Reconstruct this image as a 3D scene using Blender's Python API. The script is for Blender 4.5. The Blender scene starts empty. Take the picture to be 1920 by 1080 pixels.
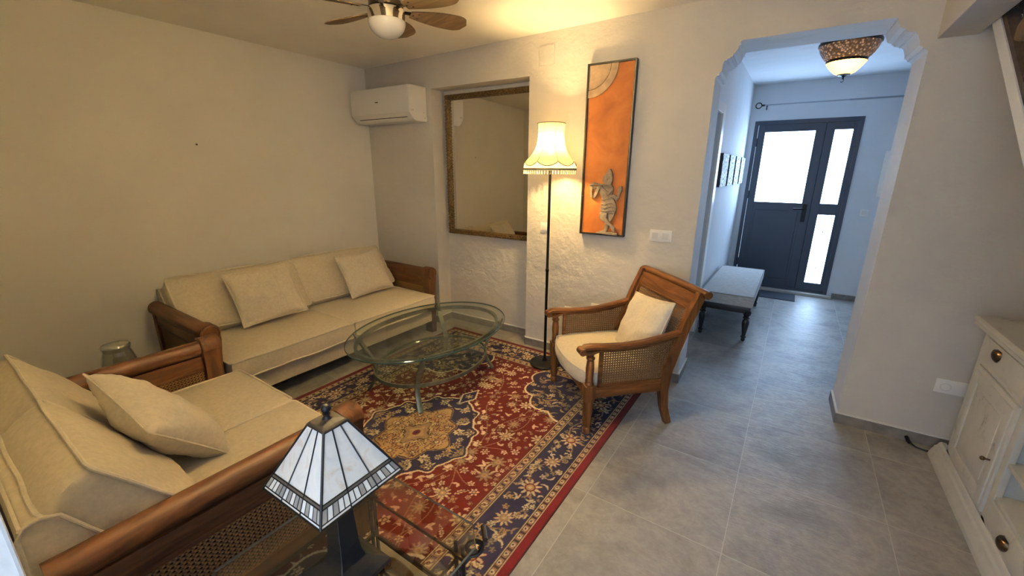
import bpy, bmesh, math, random
import numpy as np
from mathutils import Vector, Matrix, noise
PI = math.pi
random.seed(7)
S = bpy.context.scene
C = S.collection

# ------------------------------------------------------------------ camera
YAW, PITCH, ROLL, FPX = -0.590456, 0.276458, 0.00606983, 778.576
cam_d = bpy.data.cameras.new('camera')
cam = bpy.data.objects.new('camera', cam_d); C.objects.link(cam)
cam_d.sensor_fit = 'HORIZONTAL'; cam_d.sensor_width = 36.0
cam_d.lens = 36.0 * FPX / 1920.0
cam_d.clip_start = 0.02; cam_d.clip_end = 100
fwd = Vector((math.sin(YAW)*math.cos(PITCH), math.cos(YAW)*math.cos(PITCH), -math.sin(PITCH)))
rt = Vector((math.cos(YAW), -math.sin(YAW), 0)); up = rt.cross(fwd)
r1 = rt*math.cos(ROLL) + up*math.sin(ROLL); u1 = -rt*math.sin(ROLL) + up*math.cos(ROLL)
m = Matrix((r1, u1, -fwd)).transposed().to_4x4(); m.translation = Vector((0, 0, 1.54))
cam.matrix_world = m
S.camera = cam

# ------------------------------------------------------------------ world, lights, exposure
S.view_settings.view_transform = 'Standard'; S.view_settings.look = 'None'
S.view_settings.gamma = 1.0; S.view_settings.use_curve_mapping = False
S.view_settings.exposure = 0.86
W = bpy.data.worlds.new('world'); S.world = W; W.use_nodes = True
bg = W.node_tree.nodes['Background']; bg.inputs[0].default_value = (0.50, 0.70, 1.0, 1); bg.inputs[1].default_value = 1.2

def area(name, loc, size, power, color, direction, spread=PI):
    d = bpy.data.lights.new(name, 'AREA'); d.shape = 'RECTANGLE'; d.size, d.size_y = size
    d.energy = power; d.color = color; d.spread = spread
    o = bpy.data.objects.new(name, d); C.objects.link(o); o.location = loc
    o.rotation_euler = Vector(direction).to_track_quat('-Z', 'Y').to_euler(); return o
def point(name, loc, power, color, r=0.04):
    d = bpy.data.lights.new(name, 'POINT'); d.energy = power; d.color = color; d.shadow_soft_size = r
    o = bpy.data.objects.new(name, d); C.objects.link(o); o.location = loc; return o
# daylight through the front door glazing and through the terrace opening behind the camera
area('opening_daylight', (0.1, -0.75, 1.45), (1.5, 1.9), 10, (0.86, 0.92, 1.0), (-0.25, 1, -0.25))
WARM = (1.0, 0.70, 0.30)
point('globe_fill_light', (-1.15, 1.00, 2.26), 385, (1.0, 0.735, 0.33), 0.09)  # added warm fill for the left wall, inside the out-of-view globe

# ------------------------------------------------------------------ helpers
def new_mat(name):
    m = bpy.data.materials.new(name); m.use_nodes = True
    nt = m.node_tree; b = nt.nodes['Principled BSDF']; return m, nt, b
def N(nt, typ, **kw):
    n = nt.nodes.new(typ)
    for k, v in kw.items():
        if isinstance(k, str) and k.startswith('i_'): n.inputs[k[2:].replace('_', ' ')].default_value = v
        else: setattr(n, k, v)
    return n
def lk(nt, a, b): nt.links.new(a, b)
def coords(nt, scale=(1, 1, 1), kind='Object'):
    t = N(nt, 'ShaderNodeTexCoord'); mp = N(nt, 'ShaderNodeMapping'); mp.inputs['Scale'].default_value = scale
    lk(nt, t.outputs[kind], mp.inputs['Vector']); return mp.outputs['Vector']
def ramp(nt, fac, stops):
    r = N(nt, 'ShaderNodeValToRGB'); e = r.color_ramp.elements
    while len(e) < len(stops): e.new(0.5)
    for i, (p, c) in enumerate(stops): e[i].position = p; e[i].color = (*c, 1)
    lk(nt, fac, r.inputs[0]); return r.outputs[0]
def noise_n(nt, vec, scale, detail=4, rough=0.55, dist=0.0):
    n = N(nt, 'ShaderNodeTexNoise'); n.inputs['Scale'].default_value = scale; n.inputs['Detail'].default_value = detail
    n.inputs['Roughness'].default_value = rough; n.inputs['Distortion'].default_value = dist
    lk(nt, vec, n.inputs['Vector']); return n.outputs['Fac']
def bump(nt, b, h, strength=0.3, dist=0.01, prev=None):
    n = N(nt, 'ShaderNodeBump'); n.inputs['Strength'].default_value = strength; n.inputs['Distance'].default_value = dist
    lk(nt, h, n.inputs['Height'])
    if prev is not None: lk(nt, prev, n.inputs['Normal'])
    lk(nt, n.outputs[0], b.inputs['Normal']); return n.outputs[0]
def plain(name, col, rough=0.5, metal=0.0, bs=0.0, bscale=60, var=0.0, vscale=8):
    m, nt, b = new_mat(name); b.inputs['Base Color'].default_value = (*col, 1)
    b.inputs['Roughness'].default_value = rough; b.inputs['Metallic'].default_value = metal
    v = coords(nt)
    if var:
        lo = tuple(c*(1-var) for c in col); hi = tuple(min(1, c*(1+var)) for c in col)
        lk(nt, ramp(nt, noise_n(nt, v, vscale), [(0.3, lo), (0.7, hi)]), b.inputs['Base Color'])
    if bs: bump(nt, b, noise_n(nt, v, bscale), bs, 0.004)
    return m
def plaster(name, col, strength=0.5):
    m, nt, b = new_mat(name); v = coords(nt)
    lo = tuple(c*0.95 for c in col); hi = tuple(c*1.04 for c in col)
    lk(nt, ramp(nt, noise_n(nt, v, 1.7, 3), [(0.3, lo), (0.7, hi)]), b.inputs['Base Color'])
    b.inputs['Roughness'].default_value = 0.75; b.inputs['Specular IOR Level'].default_value = 0.25
    n1 = bump(nt, b, noise_n(nt, v, 3.6, 5, 0.55, 0.15), strength, 0.035)
    bump(nt, b, noise_n(nt, v, 38, 3), strength*0.4, 0.003, n1)
    return m
def wood(name, dark, light, axis='y', rough=0.38, sc=1.0):
    m, nt, b = new_mat(name)
    s = {'x': (3, 34, 34), 'y': (34, 3, 34), 'z': (34, 34, 3)}[axis]
    v = coords(nt, tuple(k*sc for k in s))
    f = noise_n(nt, v, 1.0, 6, 0.62, 0.8)
    lk(nt, ramp(nt, f, [(0.32, dark), (0.55, tuple((a+c)/2 for a, c in zip(dark, light))), (0.72, light)]), b.inputs['Base Color'])
    b.inputs['Roughness'].default_value = rough
    b.inputs['Specular IOR Level'].default_value = 0.35
    bump(nt, b, f, 0.12, 0.002); return m
def fabric(name, col, scale=900, bs=0.25, big=0.25):
    m, nt, b = new_mat(name); v = coords(nt)
    lo = tuple(c*0.88 for c in col); hi = tuple(min(1, c*1.06) for c in col)
    lk(nt, ramp(nt, noise_n(nt, v, 55, 5, 0.7), [(0.3, lo), (0.7, hi)]), b.inputs['Base Color'])
    b.inputs['Roughness'].default_value = 0.95; b.inputs['Specular IOR Level'].default_value = 0.1
    b.inputs['Sheen Weight'].default_value = 0.15
    n1 = bump(nt, b, noise_n(nt, v, 9, 4, 0.5, 0.7), big, 0.02)
    bump(nt, b, noise_n(nt, v, scale*0.35, 2), bs, 0.0015, n1); return m
def cane(name, a, b_, strand, dark, pitch=0.0155):
    """woven cane sheet with real (transparent) holes; a, b_ = object axes lying in the sheet"""
    m, nt, b = new_mat(name); t = N(nt, 'ShaderNodeTexCoord'); sp = N(nt, 'ShaderNodeSeparateXYZ')
    lk(nt, t.outputs['Object'], sp.inputs[0])
    def M(op, x, y=None, z=None):
        n = N(nt, 'ShaderNodeMath', operation=op)
        for i, q in enumerate((x, y, z)):
            if q is None: continue
            if isinstance(q, (int, float)): n.inputs[i].default_value = q
            else: lk(nt, q, n.inputs[i])
        return n.outputs[0]
    U = M('DIVIDE', sp.outputs[a], pitch); V = M('DIVIDE', sp.outputs[b_], pitch)
    def hole(ou, ov, r):
        fu = M('SUBTRACT', M('FRACT', M('ADD', U, ou)), 0.5); fv = M('SUBTRACT', M('FRACT', M('ADD', V, ov)), 0.5)
        d = M('SQRT', M('ADD', M('MULTIPLY', fu, fu), M('MULTIPLY', fv, fv))); return M('LESS_THAN', d, r)
    h = hole(0, 0, 0.27)
    h2 = hole(0.5, 0.5, 0.10)
    hh = M('MAXIMUM', h, h2)
    wv = M('SINE', M('MULTIPLY', M('ADD', U, V), 2*PI)); wv2 = M('SINE', M('MULTIPLY', M('SUBTRACT', U, V), 2*PI))
    ht = M('MULTIPLY', M('ADD', wv, wv2), 0.5)
    cr = ramp(nt, M('ADD', M('MULTIPLY', ht, 0.35), 0.5), [(0.2, dark), (0.75, strand)])
    lk(nt, cr, b.inputs['Base Color']); b.inputs['Roughness'].default_value = 0.55
    bump(nt, b, ht, 0.5, 0.002)
    tr = N(nt, 'ShaderNodeBsdfTransparent'); mx = N(nt, 'ShaderNodeMixShader')
    lk(nt, hh, mx.inputs[0]); lk(nt, b.outputs[0], mx.inputs[1]); lk(nt, tr.outputs[0], mx.inputs[2])
    lk(nt, mx.outputs[0], nt.nodes['Material Output'].inputs[0]); return m
def thin_glass(name, tint, base=0.05):
    m, nt, b = new_mat(name)
    g = N(nt, 'ShaderNodeNewGeometry'); d = N(nt, 'ShaderNodeVectorMath', operation='DOT_PRODUCT')
    lk(nt, g.outputs['Incoming'], d.inputs[0]); lk(nt, g.outputs['Normal'], d.inputs[1])
    a = N(nt, 'ShaderNodeMath', operation='ABSOLUTE'); lk(nt, d.outputs['Value'], a.inputs[0])
    s = N(nt, 'ShaderNodeMath', operation='SUBTRACT'); s.inputs[0].default_value = 1; lk(nt, a.outputs[0], s.inputs[1])
    p = N(nt, 'ShaderNodeMath', operation='POWER'); lk(nt, s.outputs[0], p.inputs[0]); p.inputs[1].default_value = 5
    q = N(nt, 'ShaderNodeMath', operation='MULTIPLY_ADD'); lk(nt, p.outputs[0], q.inputs[0]); q.inputs[1].default_value = 1-base; q.inputs[2].default_value = base
    tr = N(nt, 'ShaderNodeBsdfTransparent'); tr.inputs[0].default_value = (*tint, 1)
    gl = N(nt, 'ShaderNodeBsdfGlossy'); gl.inputs['Roughness'].default_value = 0.02
    mx = N(nt, 'ShaderNodeMixShader'); lk(nt, q.outputs[0], mx.inputs[0]); lk(nt, tr.outputs[0], mx.inputs[1]); lk(nt, gl.outputs[0], mx.inputs[2])
    lk(nt, mx.outputs[0], nt.nodes['Material Output'].inputs[0]); return m

# ---- mesh builder
class MB:
    def __init__(s): s.bm = bmesh.new(); s.mi = 0
    def _merge(s, b):
        for f in b.faces: f.material_index = s.mi
        me = bpy.data.meshes.new('t'); b.to_mesh(me); b.free(); s.bm.from_mesh(me); bpy.data.meshes.remove(me); return s
    def box(s, x0, x1, y0, y1, z0, z1, bev=0.0, seg=2, M=None):
        b = bmesh.new(); bmesh.ops.create_cube(b, size=1)
        for v in b.verts: v.co = Vector(((x0+x1)/2 + v.co.x*(x1-x0), (y0+y1)/2 + v.co.y*(y1-y0), (z0+z1)/2 + v.co.z*(z1-z0)))
        if bev: bmesh.ops.bevel(b, geom=list(b.edges), offset=bev, segments=seg, profile=0.6, affect='EDGES')
        if M is not None: bmesh.ops.transform(b, matrix=M, verts=b.verts)
        return s._merge(b)
    def prism(s, poly, axis, a0, a1, bev=0.0, M=None):
        b = bmesh.new()
        def P(p, a):
            return {'x': (a, p[0], p[1]), 'y': (p[0], a, p[1]), 'z': (p[0], p[1], a)}[axis]
        v0 = [b.verts.new(P(p, a0)) for p in poly]; v1 = [b.verts.new(P(p, a1)) for p in poly]
        n = len(poly); b.faces.new(v0); b.faces.new(v1[::-1])
        for i in range(n): b.faces.new((v0[i], v1[i], v1[(i+1) % n], v0[(i+1) % n]))
        bmesh.ops.recalc_face_normals(b, faces=b.faces)
        if bev: bmesh.ops.bevel(b, geom=list(b.edges), offset=bev, segments=2, profile=0.6, affect='EDGES', clamp_overlap=True)
        if M is not None: bmesh.ops.transform(b, matrix=M, verts=b.verts)
        return s._merge(b)
    def sweep(s, path, sec, closed=False, upv=(0, 0, 1), scales=None, cap=True, M=None):
        b = bmesh.new(); P = [Vector(p) for p in path]; n = len(P); rings = []
        U = Vector(upv)
        for i, p in enumerate(P):
            if closed: t = P[(i+1) % n] - P[i-1]
            else: t = P[min(i+1, n-1)] - P[max(i-1, 0)]
            t.normalize(); sx = t.cross(U)
            if sx.length < 1e-4: sx = t.cross(Vector((1, 0, 0)))
            sx.normalize(); sy = sx.cross(t).normalized()
            k = scales[i] if scales else 1.0
            kx, ky = k if isinstance(k, tuple) else (k, k)
            rings.append([b.verts.new(p + sx*(q[0]*kx) + sy*(q[1]*ky)) for q in sec])
        m_ = len(sec)
        for i in range(n if closed else n-1):
            a, c = rings[i], rings[(i+1) % n]
            for j in range(m_): b.faces.new((a[j], a[(j+1) % m_], c[(j+1) % m_], c[j]))
        if not closed and cap: b.faces.new(rings[0][::-1]); b.faces.new(rings[-1])
        bmesh.ops.recalc_face_normals(b, faces=b.faces)
        if M is not None: bmesh.ops.transform(b, matrix=M, verts=b.verts)
        return s._merge(b)
    def tube(s, path, r, n=10, closed=False, **kw):
        if isinstance(r, (list, tuple)): sc = list(r); r = 1.0
        else: sc = None
        return s.sweep(path, [(r*math.cos(2*PI*k/n), r*math.sin(2*PI*k/n)) for k in range(n)], closed, scales=sc, **kw)
    def lathe(s, prof, c=(0, 0, 0), n=24, axis='z', M=None, cap=True):
        b = bmesh.new(); rings = []
        for r, z in prof:
            if r < 1e-5: rings.append([b.verts.new((0, 0, z))])
            else: rings.append([b.verts.new((r*math.cos(2*PI*k/n), r*math.sin(2*PI*k/n), z)) for k in range(n)])
        for a, d in zip(rings, rings[1:]):
            for k in range(n):
                k2 = (k+1) % n
                if len(a) == 1 and len(d) == 1: break
                if len(a) == 1: b.faces.new((a[0], d[k2], d[k]))
                elif len(d) == 1: b.faces.new((a[k], a[k2], d[0]))
                else: b.faces.new((a[k], a[k2], d[k2], d[k]))
        for rg, fl in ((rings[0], True), (rings[-1], False)):
            if len(rg) > 1 and cap: b.faces.new(rg[::-1] if fl else rg)
        bmesh.ops.recalc_face_normals(b, faces=b.faces)
        R = {'z': Matrix.Identity(4), 'x': Matrix.Rotation(PI/2, 4, 'Y'), 'y': Matrix.Rotation(-PI/2, 4, 'X')}[axis]
        T = Matrix.Translation(Vector(c)) @ R
        bmesh.ops.transform(b, matrix=(M @ T if M is not None else T), verts=b.verts)
        return s._merge(b)
    def grid(s, fn, nu, nv, M=None, closed_u=False):
        b = bmesh.new(); V = [[b.verts.new(fn(i/nu, j/nv)) for j in range(nv+1)] for i in range(nu if closed_u else nu+1)]
        for i in range(nu):
            i2 = (i+1) % nu if closed_u else i+1
            for j in range(nv): b.faces.new((V[i][j], V[i2][j], V[i2][j+1], V[i][j+1]))
        if M is not None: bmesh.ops.transform(b, matrix=M, verts=b.verts)
        return s._merge(b)

def obj(name, mb, mat, parent=None, smooth=True, world=False, angle=35, label=None):
    bm = mb.bm
    if world and parent is not None:
        bmesh.ops.transform(bm, matrix=MW[parent.name].inverted(), verts=bm.verts)
    me = bpy.data.meshes.new(name); bm.to_mesh(me); bm.free()
    for mm in (mat if isinstance(mat, (list, tuple)) else [mat]): me.materials.append(mm)
    if smooth:
        try: me.shade_smooth(); me.set_sharp_from_angle(angle=math.radians(angle))
        except Exception: pass
    o = bpy.data.objects.new(name, me); C.objects.link(o)
    if parent is not None: o.parent = parent
    if label: o['label'] = label
    return o
MW = {}
def tag(o, label, cat, group=None):
    o['label'] = label; o['category'] = cat
    if group: o['group'] = group
    return o
def thing(name, label, cat, loc=(0, 0, 0), rz=0.0, group=None):
    o = bpy.data.objects.new(name, None); C.objects.link(o); o.empty_display_size = 0.1
    o.location = loc; o.rotation_euler = (0, 0, rz); tag(o, label, cat, group)
    MW[o.name] = Matrix.Translation(Vector(loc)) @ Matrix.Rotation(rz, 4, 'Z'); return o
def struct(name, mb, mat, parent=None, smooth=False):
    o = obj(name, mb, mat, parent, smooth)
    if parent is None: o['kind'] = 'structure'
    return o
def loc_world(o, M):            # place a single-mesh thing
    o.matrix_world = M; return o

# ------------------------------------------------------------------ materials
M_WALL = plaster('plaster_wall', (0.60, 0.56, 0.50), 0.8)
M_WALLL = plaster('plaster_wall_smooth', (0.82, 0.78, 0.70), 0.15)
M_WHITE = plaster('plaster_reveal', (0.74, 0.75, 0.76), 0.6)
M_HALL = plaster('plaster_hall', (0.66, 0.68, 0.70), 0.35)
M_CEIL = plaster('plaster_ceiling', (0.86, 0.82, 0.74), 0.12)
M_SKIRT = plain('stone_skirting', (0.20, 0.185, 0.17), 0.4, bs=0.1, var=0.25, vscale=14)
M_GROUT = plain('skirting_lip', (0.68, 0.66, 0.62), 0.7)
WD, WL = (0.035, 0.012, 0.005), (0.135, 0.052, 0.018)
M_WX = wood('brown_wood_x', WD, WL, 'x'); M_WY = wood('brown_wood_y', WD, WL, 'y', 0.52); M_WZ = wood('brown_wood_z', WD, WL, 'z', 0.5)
M_CANE = cane('cane_sheet', 'Y', 'Z', (0.27, 0.145, 0.055), (0.09, 0.042, 0.015))
M_CANE_X = cane('cane_sheet_back', 'X', 'Z', (0.27, 0.145, 0.055), (0.09, 0.042, 0.015))
M_CAVITY_SHADE = plain('sofa_cavity_shade', (0.025, 0.016, 0.010), 0.9)  # near-black colour standing for the shade inside the hollow arms
M_CREAM = fabric('cream_chenille', (0.66, 0.575, 0.43))
M_PIPE = fabric('cream_piping', (0.70, 0.62, 0.48), big=0.0)
M_CUSH = fabric('cream_cushion_cloth', (0.68, 0.60, 0.47), big=0.35)
M_BLACK = plain('black_metal', (0.012, 0.012, 0.012), 0.38, 0.6)
M_BRONZE = plain('dark_bronze', (0.030, 0.022, 0.016), 0.32, 0.8, bs=0.15, bscale=40)
M_WPLAST = plain('white_plastic', (0.80, 0.78, 0.73), 0.35)
M_WPLAST2 = plain('white_plastic_grey', (0.70, 0.68, 0.64), 0.4)
M_CHROME = plain('chrome', (0.75, 0.72, 0.68), 0.12, 1.0)
M_DKMETAL = plain('door_grey_metal', (0.050, 0.062, 0.085), 0.38, 0.25)
M_PEWTER = plain('verdigris_pewter', (0.24, 0.245, 0.19), 0.42, 0.75, bs=0.2, bscale=50, var=0.25, vscale=25)
M_GLASS = thin_glass('clear_glass', (0.92, 0.95, 0.91), 0.035)
M_GLASS_E = plain('glass_edge_green', (0.055, 0.10, 0.085), 0.08, 0.0)
M_GLASS_B = thin_glass('clear_glass_warm', (0.96, 0.94, 0.90), 0.085)
M_JAR = thin_glass('jar_glass', (0.90, 0.92, 0.90), 0.10)
def emission(name, col, st):
    m, nt, b = new_mat(name); e = N(nt, 'ShaderNodeEmission'); e.inputs[0].default_value = (*col, 1); e.inputs[1].default_value = st
    lk(nt, e.outputs[0], nt.nodes['Material Output'].inputs[0]); return m
M_DAY = emission('bright_door_glass', (0.45, 0.67, 1.0), 10.5)

# ------------------------------------------------------------------ the room shell
TH = math.atan(0.0325)
WM = Matrix.Translation(Vector((0, 3.08, 0))) @ Matrix.Rotation(TH, 4, 'Z')   # back wall frame: x along it, y into it
CEIL = lambda x: 2.552 + 0.0148*x
TT = 0.32                                                                      # wall thickness at the arch
# floor
def floor_mat():
    m, nt, b = new_mat('stone_tile_floor')
    t = N(nt, 'ShaderNodeTexCoord'); sp = N(nt, 'ShaderNodeSeparateXYZ'); lk(nt, t.outputs['Object'], sp.inputs[0])
    def M(op, x, y=None):
        n = N(nt, 'ShaderNodeMath', operation=op)
        for i, q in enumerate((x, y)):
            if q is None: continue
            if isinstance(q, (int, float)): n.inputs[i].default_value = q
            else: lk(nt, q, n.inputs[i])
        return n.outputs[0]
    u = M('DIVIDE', M('ADD', sp.outputs['X'], 0.634), 0.604); v = M('DIVIDE', M('SUBTRACT', sp.outputs['Y'], 3.40), 0.590)
    du = M('ABSOLUTE', M('SUBTRACT', M('FRACT', M('ADD', u, 0.5)), 0.5)); dv = M('ABSOLUTE', M('SUBTRACT', M('FRACT', M('ADD', v, 0.5)), 0.5))
    g = M('LESS_THAN', M('MINIMUM', du, dv), 0.0026)
    cb = N(nt, 'ShaderNodeCombineXYZ'); lk(nt, M('FLOOR', u), cb.inputs[0]); lk(nt, M('FLOOR', v), cb.inputs[1])
    wn = N(nt, 'ShaderNodeTexWhiteNoise', noise_dimensions='3D'); lk(nt, cb.outputs[0], wn.inputs['Vector'])
    ofs = N(nt, 'ShaderNodeVectorMath', operation='MULTIPLY_ADD'); lk(nt, wn.outputs['Color'], ofs.inputs[0]); ofs.inputs[1].default_value = (9, 9, 9)
    lk(nt, t.outputs['Object'], ofs.inputs[2])
    n1 = noise_n(nt, ofs.outputs[0], 2.6, 9, 0.66, 0.45)
    col = ramp(nt, n1, [(0.32, (0.19, 0.18, 0.168)), (0.46, (0.29, 0.275, 0.255)), (0.54, (0.36, 0.335, 0.305)), (0.60, (0.30, 0.285, 0.265)), (0.72, (0.40, 0.375, 0.34))])
    n2 = noise_n(nt, ofs.outputs[0], 26, 6, 0.7, 0.5)
    mx = N(nt, 'ShaderNodeMix', data_type='RGBA', blend_type='MULTIPLY'); mx.inputs[0].default_value = 0.5
    lk(nt, col, mx.inputs[6]); lk(nt, ramp(nt, n2, [(0.3, (0.62, 0.62, 0.62)), (0.6, (1, 1, 1))]), mx.inputs[7])
    mg = N(nt, 'ShaderNodeMix', data_type='RGBA'); lk(nt, g, mg.inputs[0]); lk(nt, mx.outputs[2], mg.inputs[6]); mg.inputs[7].default_value = (0.46, 0.44, 0.41, 1)
    lk(nt, mg.outputs[2], b.inputs['Base Color'])
    lk(nt, ramp(nt, n2, [(0.2, (0.50,)*3), (0.8, (0.36,)*3)]), b.inputs['Roughness'])
    st = N(nt, 'ShaderNodeMapping'); st.inputs['Scale'].default_value = (5, 17, 5); lk(nt, ofs.outputs[0], st.inputs[0])
    nb = bump(nt, b, noise_n(nt, st.outputs[0], 2.2, 8, 0.65, 0.4), 0.35, 0.012)
    bump(nt, b, g, 0.4, -0.002, nb)
    b.inputs['Specular IOR Level'].default_value = 0.55
    return m
f = MB(); f.box(-4.0, 1.7, -1.4, 6.9, -0.12, 0.0); struct('floor', f, floor_mat())

# ceiling of the living room (an old house: it slopes a little) and of the hall
c = MB(); x0, x1, y0, y1 = -3.95, 0.598, -0.20, 3.30
c.prism([(x0, CEIL(x0)), (x1, CEIL(x1)), (x1, CEIL(x1)+0.2), (x0, CEIL(x0)+0.2)], 'y', y0, y1)
struct('ceiling', c, M_CEIL)
c = MB(); c.box(-0.9, 1.7, 3.36, 6.9, 2.585, 2.72); struct('ceiling_hall', c, M_HALL)
c = MB(); c.box(0.598, 1.7, -0.2, 3.2, 3.7, 3.8); struct('ceiling_stairwell', c, M_CEIL)

# back wall: alcove, pillar, arch with stepped corners
AL, AR, AT = -2.90, -1.873, 2.243
archL = [(-0.540, 2.098), (-0.528, 2.119), (-0.508, 2.135), (-0.508, 2.165), (-0.502, 2.186), (-0.492, 2.199), (-0.468, 2.204), (-0.464, 2.218), (-0.446, 2.228), (-0.434, 2.250), (-0.430, 2.275), (-0.418, 2.292)]
archR = [(0.282, 2.300), (0.292, 2.270), (0.300, 2.252), (0.326, 2.240), (0.334, 2.226), (0.362, 2.222), (0.378, 2.206), (0.388, 2.180), (0.392, 2.158), (0.410, 2.146), (0.430, 2.126)]
b = MB()
ZT = 2.9
b.box(-4.1, AL, 0, TT, 0, ZT, M=WM)
b.box(AL, AR, 0, TT, AT, ZT, M=WM)
b.box(AL, AR, 0.18, TT, 0, AT, M=WM)
b.box(AR, -0.540, 0, TT, 0, ZT, M=WM)
b.prism([(-0.540, 2.098)] + archL[1:] + archR + [(0.430, ZT), (-0.540, ZT)], 'y', 0, TT, M=WM)
b.box(0.430, 1.75, 0, TT, 0, 3.8, M=WM)
o = struct('wall_back', b, [M_WALL, M_WHITE])
for p in o.data.polygons:       # the reveal of the arch is painted white, as are the alcove's cheeks
    n_ = WM.to_3x3().inverted() @ p.normal; c_ = WM.inverted() @ p.center
    if abs(n_.y) < 0.5 and c_.x > -0.56 and c_.x < 0.44 and 0 < c_.y < TT and c_.z < 2.31: p.material_index = 1
# fillets that step the mouldings across the reveal
b = MB()
for pr, sg in ((archL, 1), (archR[::-1], -1)):
    for k in (1, 5, 7, 10):
        x, z = pr[min(k, len(pr)-1)]
        b.box(x-0.004, x+0.004+0.004*sg, 0.002, TT-0.004, z-0.008, z+0.006, 0.002, M=WM)
struct('trim_1', b, M_WHITE)

b = MB(); b.box(-3.95, -3.763, -0.2, 3.3, 0, 2.6); struct('wall_left', b, M_WALLL)
b = MB(); b.box(1.5, 1.7, -1.2, 3.2, 0, 3.8); struct('wall_right', b, M_WALL)
b = MB(); b.box(-3.95, -0.82, -0.25, -0.03, 0, 2.62); b.box(-0.82, 0.56, -0.25, -0.03, 2.25, 2.62); b.box(0.56, 1.7, -0.25, -0.03, 0, 3.8)
struct('wall_front', b, M_WALLL)
b = MB(); b.box(-0.82, -0.74, -0.16, -0.005, 0, 2.25, 0.004); b.box(0.48, 0.56, -0.16, -0.005, 0, 2.25, 0.004); b.box(-0.82, 0.56, -0.16, -0.005, 2.25, 2.33, 0.004)
struct('trim_2', b, M_WHITE)
# hall walls
b = MB(); b.box(-0.82, -0.66, 3.36, 3.52, 0, 2.6); b.box(-0.82, -0.66, 4.22, 6.6, 0, 2.6); b.box(-0.82, -0.66, 3.52, 4.22, 2.03, 2.6); struct('wall_hall_left', b, M_HALL)
b = MB(); b.box(1.5, 1.7, 3.4, 6.6, 0, 2.6); struct('wall_hall_right', b, M_HALL)
b = MB(); b.box(-0.82, -0.592, 6.45, 6.62, 0, 2.6); b.box(0.502, 1.7, 6.45, 6.62, 0, 2.6); b.box(-0.592, 0.502, 6.45, 6.62, 2.156, 2.6); b.box(-0.592, 0.502, 6.45, 6.62, 0, 0.035)
struct('wall_hall_end', b, M_HALL)
b = MB(); b.box(-0.60, 0.55, 6.36, 6.46, 0, 0.035, 0.006); struct('trim_3', b, plain('threshold_stone', (0.42, 0.38, 0.33), 0.6))
# dropped beam beside the stairwell
b = MB(); b.box(0.452, 0.598, 1.3, 3.12, 2.178, 2.75, 0.003); struct('trim_4', b, M_WALL)

# skirting
def skirt(name, runs, M=None, h=0.066):
    b = MB()
    for x0, x1, y0, y1 in runs:
        b.mi = 0; b.box(x0, x1, y0, y1, 0, h, 0.001, 1, M=M)
        b.mi = 1; b.box(x0, x1, y0, y1, h, h+0.009, 0.002, 1, M=M)
    struct(name, b, [M_SKIRT, M_GROUT])
skirt('baseboard_back', [(-3.76, AL, -0.014, 0), (AL, AR, 0.166, 0.18), (AL, AL+0.013, 0, 0.166), (AR-0.013, AR, 0, 0.166), (AR, -0.540, -0.014, 0), (-0.540, -0.527, -0.014, TT)], WM)
skirt('baseboard_arch', [(0.430, 1.42, -0.014, 0), (0.417, 0.430, -0.014, TT)], WM)
skirt('baseboard_left', [(-3.763, -3.749, 0, 2.90)])
skirt('baseboard_hall', [(-0.66, -0.647, 4.36, 6.45), (0.552, 1.5, 6.437, 6.45), (1.487, 1.5, 3.45, 6.43)])

# front door and sidelight
D = MB(); y0, y1 = 6.44, 6.50
D.box(-0.592, -0.550, y0, y1, 0.03, 2.156, 0.002); D.box(0.460, 0.502, y0, y1, 0.03, 2.156, 0.002); D.box(-0.550, 0.460, y0, y1, 2.11, 2.156, 0.002); D.box(-0.550, 0.460, y0, y1, 0.03, 0.06, 0.002)
D.box(0.146, 0.170, 6.486, y1, 0.06, 2.11)
door = struct('door_1', D, M_DKMETAL)
L = MB(); xa, xb = -0.545, 0.155; ya, yb = 6.452, 6.492
L.box(xa, -0.465, ya, yb, 0.06, 2.108, 0.002); L.box(0.060, xb, ya, yb, 0.06, 2.108, 0.002)
L.box(-0.465, 0.060, ya, yb, 2.020, 2.108); L.box(-0.465, 0.060, ya, yb, 0.06, 1.160)
leaf = struct('door_leaf', L, M_DKMETAL, door)
L = MB(); L.box(-0.44, 0.035, 6.444, 6.453, 0.17, 1.06, 0.004); struct('door_panel', L, M_DKMETAL, leaf)
L = MB()
for (a, b_, z0, z1) in ((-0.465, 0.060, 1.160, 2.020),):
    L.box(a, b_, 6.478, 6.484, z0, z1)
struct('door_pane', L, M_DAY, leaf)
L = MB()
for z0, z1 in ((1.16, 2.02),):
    L.box(-0.477, -0.465, 6.446, 6.456, z0-0.012, z1+0.012); L.box(0.060, 0.072, 6.446, 6.456, z0-0.012, z1+0.012); L.box(-0.465, 0.06, 6.446, 6.456, z1, z1+0.012); L.box(-0.465, 0.06, 6.446, 6.456, z0-0.012, z0)
struct('glazing_bead', L, M_DKMETAL, leaf)
L = MB(); L.box(0.075, 0.120, 6.438, 6.452, 0.93, 1.15, 0.004); L.tube([(0.098, 6.44, 1.095), (0.098, 6.40, 1.095), (0.085, 6.395, 1.095), (-0.02, 6.395, 1.090)], 0.010, 8); L.lathe([(0.0, 0.0), (0.012, 0.001), (0.012, 0.01), (0, 0.012)], (0.098, 6.436, 0.985), 12, 'y')
struct('door_handle', L, M_BLACK, leaf)
for z in (0.35, 1.25, 1.90):
    L = MB(); L.tube([(-0.548, 6.444, z-0.05), (-0.548, 6.444, z+0.05)], 0.010, 8); struct('hinge', L, M_DKMETAL, door)
L = MB(); xa, xb = 0.160, 0.458
L.box(xa, 0.247, ya, yb, 0.06, 2.108, 0.002); L.box(0.418, xb, ya, yb, 0.06, 2.108, 0.002)
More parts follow.
